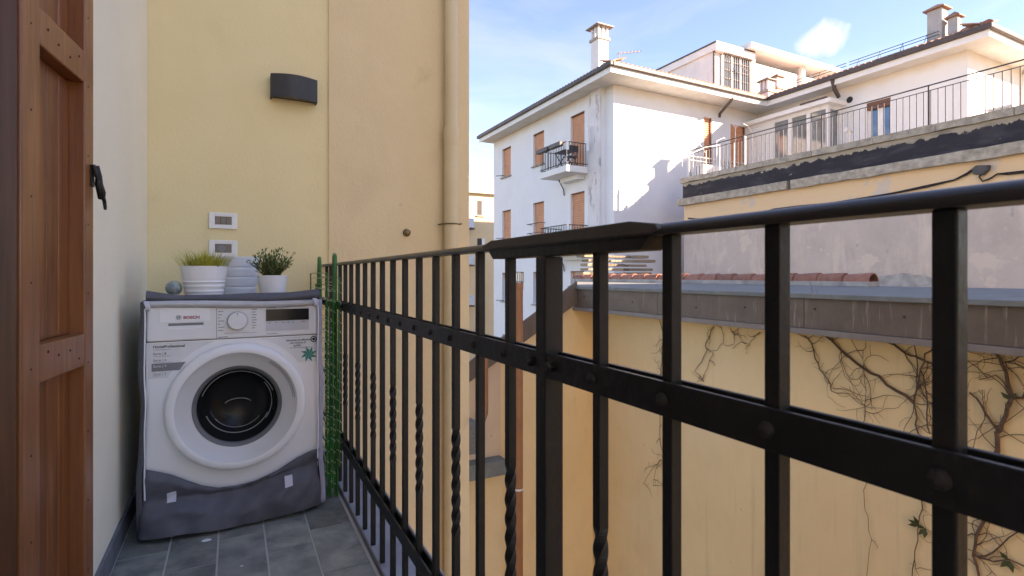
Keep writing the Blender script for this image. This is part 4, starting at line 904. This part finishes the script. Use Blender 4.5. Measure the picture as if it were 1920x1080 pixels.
# ------------------------------------------------------------------ white apartment building (L-shaped)
XA, YA, XWG, YE = 12.1, 15.5, 20.1, 8.07
ab = thing('apartment_building', 'tall white apartment building with orange roller shutters and wide eaves', 'building', (16, 18, -7))
def wall_x(X, y0, y1, z0, z1, holes, mat, depth=.2, name='wall'):
    m_ = MB(); us = sorted({y0, y1, *[h[0] for h in holes], *[h[1] for h in holes]}); zs_ = sorted({z0, z1, *[h[2] for h in holes], *[h[3] for h in holes]})
    for ua, ub in zip(us, us[1:]):
        for za, zb in zip(zs_, zs_[1:]):
            if not any(h[0] <= ua and ub <= h[1] and h[2] <= za and zb <= h[3] for h in holes): m_.add([(X, ua, za), (X, ub, za), (X, ub, zb), (X, ua, zb)], [(0, 3, 2, 1)])
    for a0, a1, b0, b1 in holes:
        m_.add([(X, a0, b0), (X + depth, a0, b0), (X + depth, a1, b0), (X, a1, b0), (X, a0, b1), (X + depth, a0, b1), (X + depth, a1, b1), (X, a1, b1)], [(0, 1, 2, 3), (4, 7, 6, 5), (0, 4, 5, 1), (3, 2, 6, 7)])
    return m_.build(name, mat, ab, fix=False)
def wall_y(Y, x0, x1, z0, z1, holes, mat, depth=.2, name='wall'):
    m_ = MB(); us = sorted({x0, x1, *[h[0] for h in holes], *[h[1] for h in holes]}); zs_ = sorted({z0, z1, *[h[2] for h in holes], *[h[3] for h in holes]})
    for ua, ub in zip(us, us[1:]):
        for za, zb in zip(zs_, zs_[1:]):
            if not any(h[0] <= ua and ub <= h[1] and h[2] <= za and zb <= h[3] for h in holes): m_.add([(ua, Y, za), (ub, Y, za), (ub, Y, zb), (ua, Y, zb)], [(0, 1, 2, 3)])
    for a0, a1, b0, b1 in holes:
        m_.add([(a0, Y, b0), (a0, Y + depth, b0), (a1, Y + depth, b0), (a1, Y, b0), (a0, Y, b1), (a0, Y + depth, b1), (a1, Y + depth, b1), (a1, Y, b1)], [(0, 3, 2, 1), (4, 5, 6, 7), (0, 1, 5, 4), (3, 7, 6, 2)])
    return m_.build(name, mat, ab, fix=False)
ZB, ZW = -7, 8.02
wA, wB_, wC = (23.26, 24.2), (20.1, 21.05), (17.06, 18.02)
left = []; sp3 = 3.12
for r in range(4):
    dz = -sp3 * r
    left += [(*wA, 5.9 + dz, 7.34 + dz, 'w'), (*wB_, 5.9 + dz, 7.36 + dz, 'w'), (*wC, 5.13 + dz, 7.38 + dz, 'd')]
wall_x(XA, 16.0, 25.2, ZB, ZW, [h[:4] for h in left], M['wwall'])
right = [(16.86, 17.31, 4.9, 7.38), (18.4, 19.3, 4.5, 7.28)]
wall_y(YA, 12.29, XWG, ZB, ZW + .02, right, M['wwall'])
MB().add([(12.102, 16.0, ZB), (12.29, 16.0, ZB), (12.29, 16.0, ZW), (12.102, 16.0, ZW)], [(0, 1, 2, 3)]).add([(12.29, 16.0, ZB), (12.29, YA, ZB), (12.29, YA, ZW), (12.29, 16.0, ZW)], [(0, 1, 2, 3)]).build('corner_return', M['wwall'], ab, fix=False)
MB().box(12.03, 16.0005, ZB, 12.099, 16.74, 7.95).build('corner_pier', M['wwall2'], ab)
wing = [(10.25, 11.04, 4.42, 7.12)]
wall_x(XWG, YE, YA, ZB, ZW + .01, wing, M['wwall'])
wall_y(YE, XWG, 30, ZB, ZW + .01, [], M['wwall'])
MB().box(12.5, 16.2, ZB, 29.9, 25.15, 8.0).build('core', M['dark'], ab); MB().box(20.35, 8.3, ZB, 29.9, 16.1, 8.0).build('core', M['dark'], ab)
MB().box(12.11, 25.17, ZB, 30, 25.21, ZW).build('wall', M['wwall'], ab); MB().box(30.0, 8.07, ZB, 30.05, 25.2, ZW).build('wall', M['wwall'], ab)
MB().box(23.8, YE - .25, ZB, 24.3, YE - .002, 7.8).build('pilaster', M['wwall'], ab)

def shutter_mesh(name, w_, h_, mat):       # ribbed roller shutter, in its own plane (local y,z), facing -x
    m_ = MB(); n_ = int(h_ / .085)
    for i in range(n_):
        za, zb = h_ * i / n_, h_ * (i + 1) / n_; zm = (za + zb) / 2; e = .006
        m_.add([(0, 0, za), (0, w_, za), (-.03, w_, zm - e), (-.03, 0, zm - e), (-.03, w_, zb - e), (-.03, 0, zb - e), (0, w_, zb), (0, 0, zb)], [(0, 3, 2, 1), (3, 5, 4, 2), (5, 7, 6, 4)])
    return m_.mesh(name, mat, fix=False)
cache = {}
for (y0, y1, z0, z1, kd) in left:
    key = (round(y1 - y0, 3), round(z1 - z0, 3))
    if z1 > 1.3:
        if key not in cache: cache[key] = shutter_mesh('roller_shutter', y1 - y0, z1 - z0, M['shut'])
        wn = inst('roller_shutter', cache[key], ab, (XA + .13, y0, z0))
    else:
        wn = MB().box(XA + .16, y0 + .06, z0 + .05, XA + .17, y1 - .06, z1 - .3).build('window_pane', M['glass'], ab)
        MB().box(XA + .12, y0, z1 - .29, XA + .15, y1, z1).build('roller_shutter', M['shut'], wn)
        for ya_, yb_ in ((y0, y0 + .055), (y1 - .055, y1), ((y0 + y1) / 2 - .04, (y0 + y1) / 2 + .04)): MB().box(XA + .14, ya_, z0, XA + .18, yb_, z1 - .291).build('frame', M['winf'], wn)
    if kd == 'w': MB().box(XA - .09, y0 - .07, z0 - .055, XA + .12, y1 + .07, z0 - .001).build('sill', M['conc'], ab)
    mlt = MB(); mlt.box(XA + .001, y0 + .001, z1 - .035, XA + .10, y1 - .001, z1 - .002).build('lintel_track', M['shutb'], ab)
for a0, a1, b0, b1 in right:
    w_ = a1 - a0; me = shutter_mesh('roller_shutter', w_, b1 - b0, M['shut']); o = inst('roller_shutter', me, ab, (a0, YA + .12, b0)); o.rotation_euler = (0, 0, R(90)); o.location.x += w_
    MB().box(a1 - .05, YA + .03, b0, a1 - .001, YA + .15, b1).build('shutter_track', M['shutb'], ab)
# French window of the wing
y0, y1, z0, z1 = wing[0]
fw_ = MB().box(XWG + .17, y0, z0, XWG + .18, y1, z1 - .25).build('french_window', M['sky_reflection'], ab)
MB().box(XWG + .02, y0, z1 - .25, XWG + .16, y1, z1 - .002).build('shutter_box', M['shutb'], fw_)
for ya_, yb_ in ((y0 + .0, y0 + .05), (y1 - .10, y1 - .0), ((y0 + y1) / 2 - .09, (y0 + y1) / 2 + .09)): MB().box(XWG + .12, ya_, z0, XWG + .2, yb_, z1 - .251).build('frame', M['winf'], fw_)
MB().box(XWG - .012, y0 - .10, z1 + .001, XWG - .001, y1 + .12, z1 + .05).build('lintel', M['soffit'], ab)
MB().lathe([(0, -.01), (.09, -.01), (.11, 0), (.12, .0)], on_x(1593, 187, XWG), 16, 'x').build('vent_hole', M['dark'], ab)
# balconies on the left face
for r in range(2):
    dz = -sp3 * r; by0, by1, bxx = 16.75, 18.75, 11.06
    bl = MB().box(bxx, by0, 4.88 + dz, XA - .001, by1, 5.12 + dz).build('balcony', M['fascia'], ab, bevel=.01)
    MB().box(XA - .35, by0 + .3, 4.70 + dz, XA - .002, by1 - .5, 4.879 + dz).build('bracket', M['wwall'], bl)
    rl_ = MB()
    for z in (5.22, 6.0): rl_.tube([(XA, by0 + .03, z + dz), (bxx + .03, by0 + .03, z + dz), (bxx + .03, by1 - .03, z + dz), (XA, by1 - .03, z + dz)], .018, 6)
    rl_.build('rail', M['metald'], bl)
    bm_ = MB().box(-.008, -.008, 0, .008, .008, .86).mesh('bar', M['metald'])
    ys = by0 + .03
    while ys < by1: inst('bar', bm_, bl, (bxx + .03, ys, 5.125 + dz)); ys += .117
    xs = bxx + .15
    while xs < XA: inst('bar', bm_, bl, (xs, by0 + .03, 5.125 + dz)); inst('bar', bm_, bl, (xs, by1 - .03, 5.125 + dz)); xs += .125
    MB().tube([(XA - .3, by1 - .3, 4.88 + dz), (XA - .06, by1 - .3, 4.5 + dz), (XA - .03, by1 - .3, 4.25 + dz)], .022, 6).build('drain_spout', M['metald'], bl)
# little window guard on the second storey
for k in range(2):
    g_ = MB(); zz = 2.85 + .42 * k; g_.tube([(XA, 20.0, zz), (XA - .28, 20.0, zz), (XA - .28, 21.15, zz), (XA, 21.15, zz)], .015, 6); g_.build('window_guard', M['metald'], ab)
for px, py in ((930, 330), (930, 447), (930, 563)): p = on_x(px, py, XA - .3); MB().tube([p, p + Vector((.3, -.3, 0))], .018, 6).build('clothes_line_arm', M['metald'], ab)
MB().tube([on_x(1102, 235, XA - .25), on_x(1102, 283, XA - .25)], .055, 10).build('awning_roller', M['winf'], ab)
# eaves: soffit, fascia, gutter
ex0, ey0, ey1, exw, eyw = 11.42, 14.55, 25.45, 19.4, 7.30
sf = MB(); z = 7.93
sf.prism([(ex0, ey1, z), (ex0, ey0, z), (exw, ey0, z), (exw, eyw, z), (30.8, eyw, z), (30.8, ey1, z)], (0, 0, .06)); sf.build('soffit', M['soffit'], ab)
def edge(name, mat, off, z0, z1, th, bev=0):
    p = [(ex0 - off, ey1 + off), (ex0 - off, ey0 - off), (exw - off, ey0 - off), (exw - off, eyw - off), (30.9, eyw - off)]
    for (ax, ay), (bx_, by_) in zip(p, p[1:]):
        if ax == bx_: MB().box(ax, min(ay, by_) , z0, ax + th, max(ay, by_), z1).build(name, mat, ab, bevel=bev)
        else: MB().box(min(ax, bx_) + th + .001, ay, z0, max(ax, bx_) + (0 if bx_ != exw - off else -.001), ay + th, z1).build(name, mat, ab, bevel=bev)
edge('fascia', M['fascia'], .03, 7.90, 8.13, .028)
edge('gutter', M['gutter'], .14, 8.09, 8.25, .13, .03)
# roofs
zr = 8.24
MB().add([(ex0, ey0, zr), (ex0, ey1, zr), (30.8, ey1, zr), (30.8, ey0, zr), (16.6, 20, zr + 1.95), (30.8, 20, zr + 1.95)], [(0, 4, 1), (0, 3, 5, 4), (1, 4, 5, 2)]).build('roof', M['tile_far'], ab, fix=False)
MB().add([(exw, eyw, zr - .002), (exw, 20, zr - .002), (30.8, 20, zr - .002), (30.8, eyw, zr - .002), (25.1, 12.5, zr + 2.05), (25.1, 20, zr + 2.05)], [(0, 4, 5, 1), (0, 3, 4), (3, 2, 5, 4)]).build('roof', M['tile_far'], ab, fix=False)
def eave_tiles(p, q, inw, n_, slope=.36):
    m_ = MB(); p, q, inw = Vector(p), Vector(q), Vector(inw); t_ = (q - p).normalized()
    for i in range(n_):
        c_ = p.lerp(q, (i + .5) / n_); r = (q - p).length / n_ * .42; vs__ = []
        L_ = .75
        for d_ in (0, L_):
            for j in range(7): a_ = math.pi * j / 6; vs__.append(c_ + inw * d_ + t_ * r * math.cos(a_) + Vector((0, 0, r * math.sin(a_) * .8 + slope * d_ + .01)))
        m_.add(vs__, [(j, j + 1, 7 + j + 1, 7 + j) for j in range(6)] + [(0, 1, 2, 3, 4, 5, 6)])
    tag(m_.build('eave_tiles', M['tile_far'], ab, fix=False), kind='stuff')
eave_tiles((exw - .05, 14.4, zr), (exw - .05, eyw, zr), (1, 0, 0), 36)
eave_tiles((exw, eyw - .05, zr), (30.5, eyw - .05, zr), (0, 1, 0), 54)
eave_tiles((ex0, ey0 - .05, zr), (exw, ey0 - .05, zr), (0, 1, 0), 40)
eave_tiles((ex0 - .05, ey0, zr), (ex0 - .05, ey1, zr), (1, 0, 0), 54)
hipt = MB()
for i in range(8): p = Vector((exw, eyw, zr)).lerp(Vector((25.1, 12.5, zr + 2.05)), i / 16); hipt.tube([p + Vector((0, 0, .03)), p + Vector((.34, .31, .16))], [.13, .10], 8)
tag(hipt.build('hip_tiles', M['tile'], ab), kind='stuff')
# snow guards on the wing
for (y0, y1) in ((14.0, 13.0), (12.9, 11.6), (11.5, 8.7)):
    sg = MB()
    for z in (8.62, 8.72): sg.tube([(19.85, y0, z), (19.85, y1, z)], .012, 6)
    n_ = max(2, int(abs(y0 - y1) / .6)); o = sg.build('snow_guard', M['metald'], ab)
    for i in range(n_):
        y = y0 + (y1 - y0) * (i + .5) / n_; MB().tube([(19.75, y - .07, 8.36), (19.85, y, 8.74), (19.75, y + .07, 8.36)], .012, 5).build('bracket', M['metald'], o)
# overflow pipes under the eaves
p0, p1 = on_y(1373, 182, ey0 - .02), on_y(1350, 213, YA - .05)
MB().tube([p0, p0 + Vector((0, .05, -.12)), p1, p1 + Vector((0, .03, -.15))], .055, 10).build('rainwater_pipe', M['gutter'], ab, smooth=True)
p0, p1 = on_x(1561, 150, exw - .05), on_x(1573, 182, 19.75)
MB().tube([p0, p0.lerp(p1, .55) + Vector((-.1, 0, .0)), p1], .07, 10).build('rainwater_pipe', M['gutter'], ab, smooth=True)
# chimneys
def chimney(cx, cy, sx, sy, z0, z1, cap='hip', mat='wwall3', openings=True, e=.16):
    bz = z1 - (.75 if openings else .22)
    c_ = MB().box(cx - sx/2, cy - sy/2, z0, cx + sx/2, cy + sy/2, bz).build('chimney', M[mat], ab, bevel=.01)
    if openings:
        MB().box(cx - sx/2 - .05, cy - sy/2 - .05, bz + .001, cx + sx/2 + .05, cy + sy/2 + .05, bz + .10).build('collar', M['conc'], c_)
        pw_ = .1
        for ax in (-1, 0, 1):
            for ay in (-1, 0, 1):
                if ax == 0 and ay == 0: continue
                x_, y_ = cx + ax * (sx/2 - pw_/2), cy + ay * (sy/2 - pw_/2)
                MB().box(x_ - pw_/2, y_ - pw_/2, bz + .101, x_ + pw_/2, y_ + pw_/2, z1 - .22).build('pier', M[mat], c_)
        MB().box(cx - sx/2 + .03, cy - sy/2 + .03, bz + .101, cx + sx/2 - .03, cy + sy/2 - .03, bz + .14).build('flue_opening', M['dark'], c_)
    zc_ = z1 - .219
    MB().add([(cx - sx/2 - e, cy - sy/2 - e, zc_), (cx + sx/2 + e, cy - sy/2 - e, zc_), (cx + sx/2 + e, cy + sy/2 + e, zc_), (cx - sx/2 - e, cy + sy/2 + e, zc_), (cx, cy, z1)] +
             [(cx - sx/2 - e, cy - sy/2 - e, zc_ + .04), (cx + sx/2 + e, cy - sy/2 - e, zc_ + .04), (cx + sx/2 + e, cy + sy/2 + e, zc_ + .04), (cx - sx/2 - e, cy + sy/2 + e, zc_ + .04)],
             [(0, 3, 2, 1), (0, 1, 6, 5), (1, 2, 7, 6), (2, 3, 8, 7), (3, 0, 5, 8), (5, 6, 4), (6, 7, 4), (7, 8, 4), (8, 5, 4)]).build('cap', M['zincd'] if cap == 'hip' else M['tile_far'], c_)
    return c_
chimney(13.5, 17.95, .52, .52, 8.4, 11.42)
c_ = chimney(20.32, 8.97, .37, .42, 8.3, 9.80, 'tile', 'chim', False, .09)
chimney(20.32, 8.50, .26, .27, 8.3, 9.36, 'tile', 'chim', False, .07)
q = on_x(1438, 165, 20.9); chimney(q.x, q.y, .45, .45, 8.4, .975 + .372 * q.x / ray(1438, 165).x, 'hip', 'wwall2', True, .09)
q = on_x(1456, 165, 21.6); chimney(q.x, q.y, .36, .36, 8.4, .975 + .378 * q.x / ray(1456, 165).x, 'tile', 'wwall2', True, .08)
# penthouse on the roof
yP = 18.5; xP = on_y(1338, 100, yP).x; zP = on_y(1338, 80, yP).z; xP2 = on_y(1404, 100, yP).x; xP3 = on_y(1548, 130, yP).x
ph = MB().box(xP, yP, 8.6, xP3, 24.5, zP - .45).build('penthouse', M['wwall3'], ab)
MB().box(xP - .12, yP - .28, zP - .445, xP2 + .1, 24.6, zP - .10).build('flat_roof', M['fascia'], ph)
MB().box(xP - .16, yP - .30, zP - .099, xP2 + .1, 24.6, zP - .03).build('roof_sheet', M['gutter'], ph)
MB().box(xP2 - .5, yP - .55, zP - .028, xP3 + .5, 24.6, zP + .25).build('upper_slab', M['fascia'], ph)
zs0 = on_y(1375, 170, yP).z - .3; zs1 = on_y(1375, 95, yP).z - .12; xa_, xb_ = on_y(1352, 130, yP).x, on_y(1402, 130, yP).x
gw = MB().box(xa_, yP - .06, zs0, xb_, yP - .002, zs1).build('grilled_window', M['glass'], ph)
for k in range(4):
    x_ = xa_ + (xb_ - xa_) * k / 3; MB().box(x_ - .05, yP - .11, zs0, x_ + .05, yP - .061, zs1).build('frame', M['winf'], gw)
for k in range(13): x_ = xa_ + (xb_ - xa_) * (k + .5) / 13; MB().box(x_ - .012, yP - .16, zs0, x_ + .012, yP - .136, zs1).build('grille_bar', M['metald'], gw)
for k in range(4): z_ = zs1 - .15 - .42 * k; MB().box(xa_, yP - .135, z_, xb_, yP - .112, z_ + .025).build('grille_bar', M['metald'], gw)
MB().box(xb_ + .02, yP - .14, zs0, xb_ + .40, yP - .1, zs1).build('folded_shutter', M['zincd'], gw)
MB().tube([(xP - .06, yP - .08, 9.0), (xP - .06, yP - .08, zP - .46)], .05, 8).build('downpipe', M['gutter'], ph)
MB().box(on_y(1497, 150, yP).x, yP - .22, 9, on_y(1503, 150, yP).x, yP - .002, zP - .03).build('pilaster', M['wwall3'], ph)
MB().box(on_y(1524, 150, yP).x, yP - .02, zP - 1.2, on_y(1535, 150, yP).x, yP - .001, zP - .5).build('opening', M['dark'], ph)
# glazed veranda on the terrace
vx, vy0, vy1 = 19.3, 11.95, 14.2
vr = MB().box(vx - .25, vy0 - .22, 7.24, XWG - .002, YA - .01, 7.40).build('veranda', M['fascia'], ab)
MB().box(vx - .28, vy0 - .1, 7.402, vx + .5, vy0 + .9, 7.46).build('roof_sheet', M['gutter'], vr)
MB().box(vx + .03, vy0 + .03, 4.34, XWG - .003, vy1, 5.25).build('parapet', M['winf'], vr)
MB().box(vx + .02, vy1 + .001, 4.34, XWG - .003, YA - .011, 7.239).build('wall', M['wwall'], vr)
pn = 3
for i in range(pn):
    ya_, yb_ = vy0 + (vy1 - vy0) * i / pn, vy0 + (vy1 - vy0) * (i + 1) / pn
    g_ = MB().box(vx + .05, ya_ + .07, 5.26, vx + .06, yb_ - .07, 7.1).build('pane', M['pane'], vr)
    MB().box(vx, ya_ + .001, 5.255, vx + .08, ya_ + .075, 7.238).build('frame', M['winf'], g_); MB().box(vx, yb_ - .075, 5.255, vx + .08, yb_ - .001, 7.238).build('frame', M['winf'], g_)
    MB().box(vx, ya_ + .076, 7.10, vx + .08, yb_ - .076, 7.238).build('frame', M['winf'], g_)
g_ = MB().box(vx + .15, vy0 + .05, 5.26, XWG - .12, vy0 + .06, 7.1).build('pane', M['pane'], vr)
for xa__, xb__ in ((vx + .081, vx + .15), (XWG - .1, XWG - .004)): MB().box(xa__, vy0, 5.255, xb__, vy0 + .08, 7.238).build('frame', M['winf'], g_)
MB().box(vx + .151, vy0 + .01, 7.1, XWG - .101, vy0 + .08, 7.238).build('frame', M['winf'], g_)

# things on the first-floor balcony of the white building
fb = thing('flower_box', 'long dark flower box hooked on the white building\'s upper balcony rail', 'flower box', (11.0, 18, 6.0))
for y0, y1 in ((16.95, 17.75), (17.85, 18.72)): MB().box(10.88, y0, 5.86, 11.06, y1, 6.03).build('trough', M['gutter'], fb, bevel=.02)
ft = thing('folding_table', 'dark slatted folding table with chairs on the upper balcony', 'table', (11.55, 17.6, 5.12))
for i in range(7): MB().box(11.3 + .08 * i, 17.25, 5.80, 11.36 + .08 * i, 18.0, 5.825).build('slat', M['metald'], ft)
for s_ in (-1, 1):
    MB().tube([(11.55 - .25, 17.62 + .3 * s_, 5.125), (11.55 + .25, 17.62 + .3 * s_, 5.80)], .02, 6).build('leg', M['metald'], ft); MB().tube([(11.55 + .25, 17.62 + .3 * s_, 5.125), (11.55 - .25, 17.62 + .3 * s_, 5.80)], .02, 6).build('leg', M['metald'], ft)
ch = thing('folding_chair', 'dark folding chair pushed under the balcony table', 'chair', (11.5, 17.05, 5.12))
MB().box(11.32, 16.95, 5.50, 11.72, 17.22, 5.53).build('seat', M['metald'], ch)
MB().box(11.32, 16.92, 5.68, 11.72, 16.945, 5.92).build('backrest', M['metald'], ch)
for s_ in (-1, 1): MB().tube([(11.52 + .18 * s_, 16.93, 5.9), (11.52 + .18 * s_, 17.2, 5.125)], .016, 6).build('leg', M['metald'], ch); MB().tube([(11.52 + .18 * s_, 17.2, 5.5), (11.52 + .18 * s_, 16.93, 5.125)], .016, 6).build('leg', M['metald'], ch)
# aerials
def aerial(label, p, boom, n_, h, z0):
    t = thing('tv_aerial', label, 'aerial', (p.x, p.y, z0))
    MB().tube([(p.x, p.y, z0), (p.x, p.y, p.z + .05)], .022, 6).build('mast', M['metalw'], t)
    b_ = MB(); q = p + Vector(boom); b_.tube([p, q], .018, 6)
    d = Vector(boom).cross(Vector((0, 0, 1))).normalized()
    for i in range(n_): c_ = p.lerp(q, i / (n_ - 1)); b_.tube([c_ - d * h, c_ + d * h], .010, 5)
    b_.build('boom', M['metalw'], t); return t
p = on_y(1160, 100, 17.2); aerial('small television aerial on the white roof right of the tall chimney', p, (1.2, .1, .35), 7, .16, 8.6)
p = on_y(1386, 122, yP - .4); aerial('pale little aerial fixed on the white penthouse wall', p, (.6, 0, -.2), 5, .14, 10.2)

# ------------------------------------------------------------------ timber stack on the roof
sk = thing('timber_stack', 'uneven stack of weathered grey boards on the roof behind the railing plate', 'timber stack', (9.9, 12.3, .4))
for i in range(5):
    zz = .98 + .125 * i
    for j in range(3):
        xa_ = 8.75 + j * .78 + random.uniform(-.1, .1); MB().box(xa_, 12.25 + random.uniform(-.06, .03), zz, xa_ + random.uniform(.62, .9), 12.6, zz + random.uniform(.05, .085)).build('board', M['oldwood'], sk, bevel=.008)
for xx in (8.9, 9.8, 10.75): MB().box(xx, 12.3, .41, xx + .12, 12.55, .977).build('bearer', M['oldwood'], sk)

# ------------------------------------------------------------------ house far behind, left of the white building
YH = 36.0
fh = thing('far_house', 'yellow apartment house far behind between the pier and the white building', 'house', (15, YH, -7))
MB().box(6, YH, -7, 24, 46, 7.0).build('wall', M['farwall'], fh)
MB().box(5.8, YH - .35, 7.003, 24, 46, 7.2).build('cornice', M['farwhite'], fh)
MB().box(6, YH + 1.2, 7.203, 24, 46, 8.5).build('attic', M['farwhite'], fh)
tr_ = MB()
for i in range(60): tr_.tube([(12 + i * .12, YH - .2, 7.2), (12 + i * .12, YH - .2, 8.1)], .02, 4)
tr_.tube([(12, YH - .2, 8.1), (19.2, YH - .2, 8.1)], .03, 4); tag(tr_.build('terrace_railing', M['white_rail'], fh), kind='stuff')
for r in range(4):
    for px in (901, ):
        a_, b_ = on_y(px - 6, 376 + 71 * r, YH), on_y(px + 5, 404 + 71 * r, YH)
        wn = MB().box(a_.x, YH - .03, b_.z, b_.x, YH - .002, a_.z).build('window', M['dark'], fh)
        MB().box(b_.x - .12, YH - .06, b_.z, b_.x + .1, YH - .031, a_.z).build('frame', M['winf'], wn); MB().box(a_.x - .1, YH - .12, b_.z - .1, b_.x + .1, YH - .001, b_.z - .001).build('sill', M['conc'], wn)
for py, nm in ((418, 'topmost of the three'), (487, 'middle of the three'), (563, 'lowest of the three')):
    a_ = on_y(884, py - 9, YH - .7); b_ = on_y(889, py + 9, YH - .7)
    t = thing('air_conditioner', 'pale blue air conditioner on the far yellow house, ' + nm, 'air conditioner', (a_.x - .4, YH, b_.z), 'air conditioners on the far house')
    MB().box(a_.x - .7, YH - .7, b_.z, b_.x, YH - .003, a_.z).build('casing', M['acw'], t, bevel=.03); MB().box(a_.x - .75, YH - .72, b_.z - .12, b_.x + .05, YH - .004, b_.z - .03).build('shelf', M['gutter'], t)
p = on_y(905, 283, YH + 3); aerial('tall thin television aerial on the roof of the far yellow house', p, (-1.0, .2, .25), 6, .45, 8.5)
b_ = MB(); q = p - Vector((0, 0, 1.1)); b_.tube([q - Vector((1.2, 0, .2)), q + Vector((.6, 0, .1))], .02, 5)
for i in range(6): b_.tube([q + Vector((-1.1 + .3 * i, -.4, -.15)), q + Vector((-1.1 + .3 * i, .4, -.15))], .014, 4)
b_.build('lower_boom', M['metalw'], bpy.data.objects['tv_aerial.002'] if 'tv_aerial.002' in bpy.data.objects else None)

# unseen house added behind the viewer, sized to keep low sun off the balcony
nh = thing('sun_blocker_house', 'unseen tall ochre house added behind the viewer to shade the balcony', 'house', (15, -14, -7))
MB().box(9.2, -20, -7, 15.4, -12, 13.4).build('wall', M['farwall'], nh)
MB().box(15.405, -20, -7, 27, -12.3, 14).build('wall', M['farwall'], nh)
MB().box(15, -20.4, 14.003, 27.5, -12.2, 14.3).build('roof', M['tile_far'], nh)
for i in range(2):
    for r in range(5): MB().box(10.2 + 3.1 * i, -12, -4 + 3.4 * r, 11.4 + 3.1 * i, -11.95, -2.3 + 3.4 * r).build('shutter', M['shut'], nh)
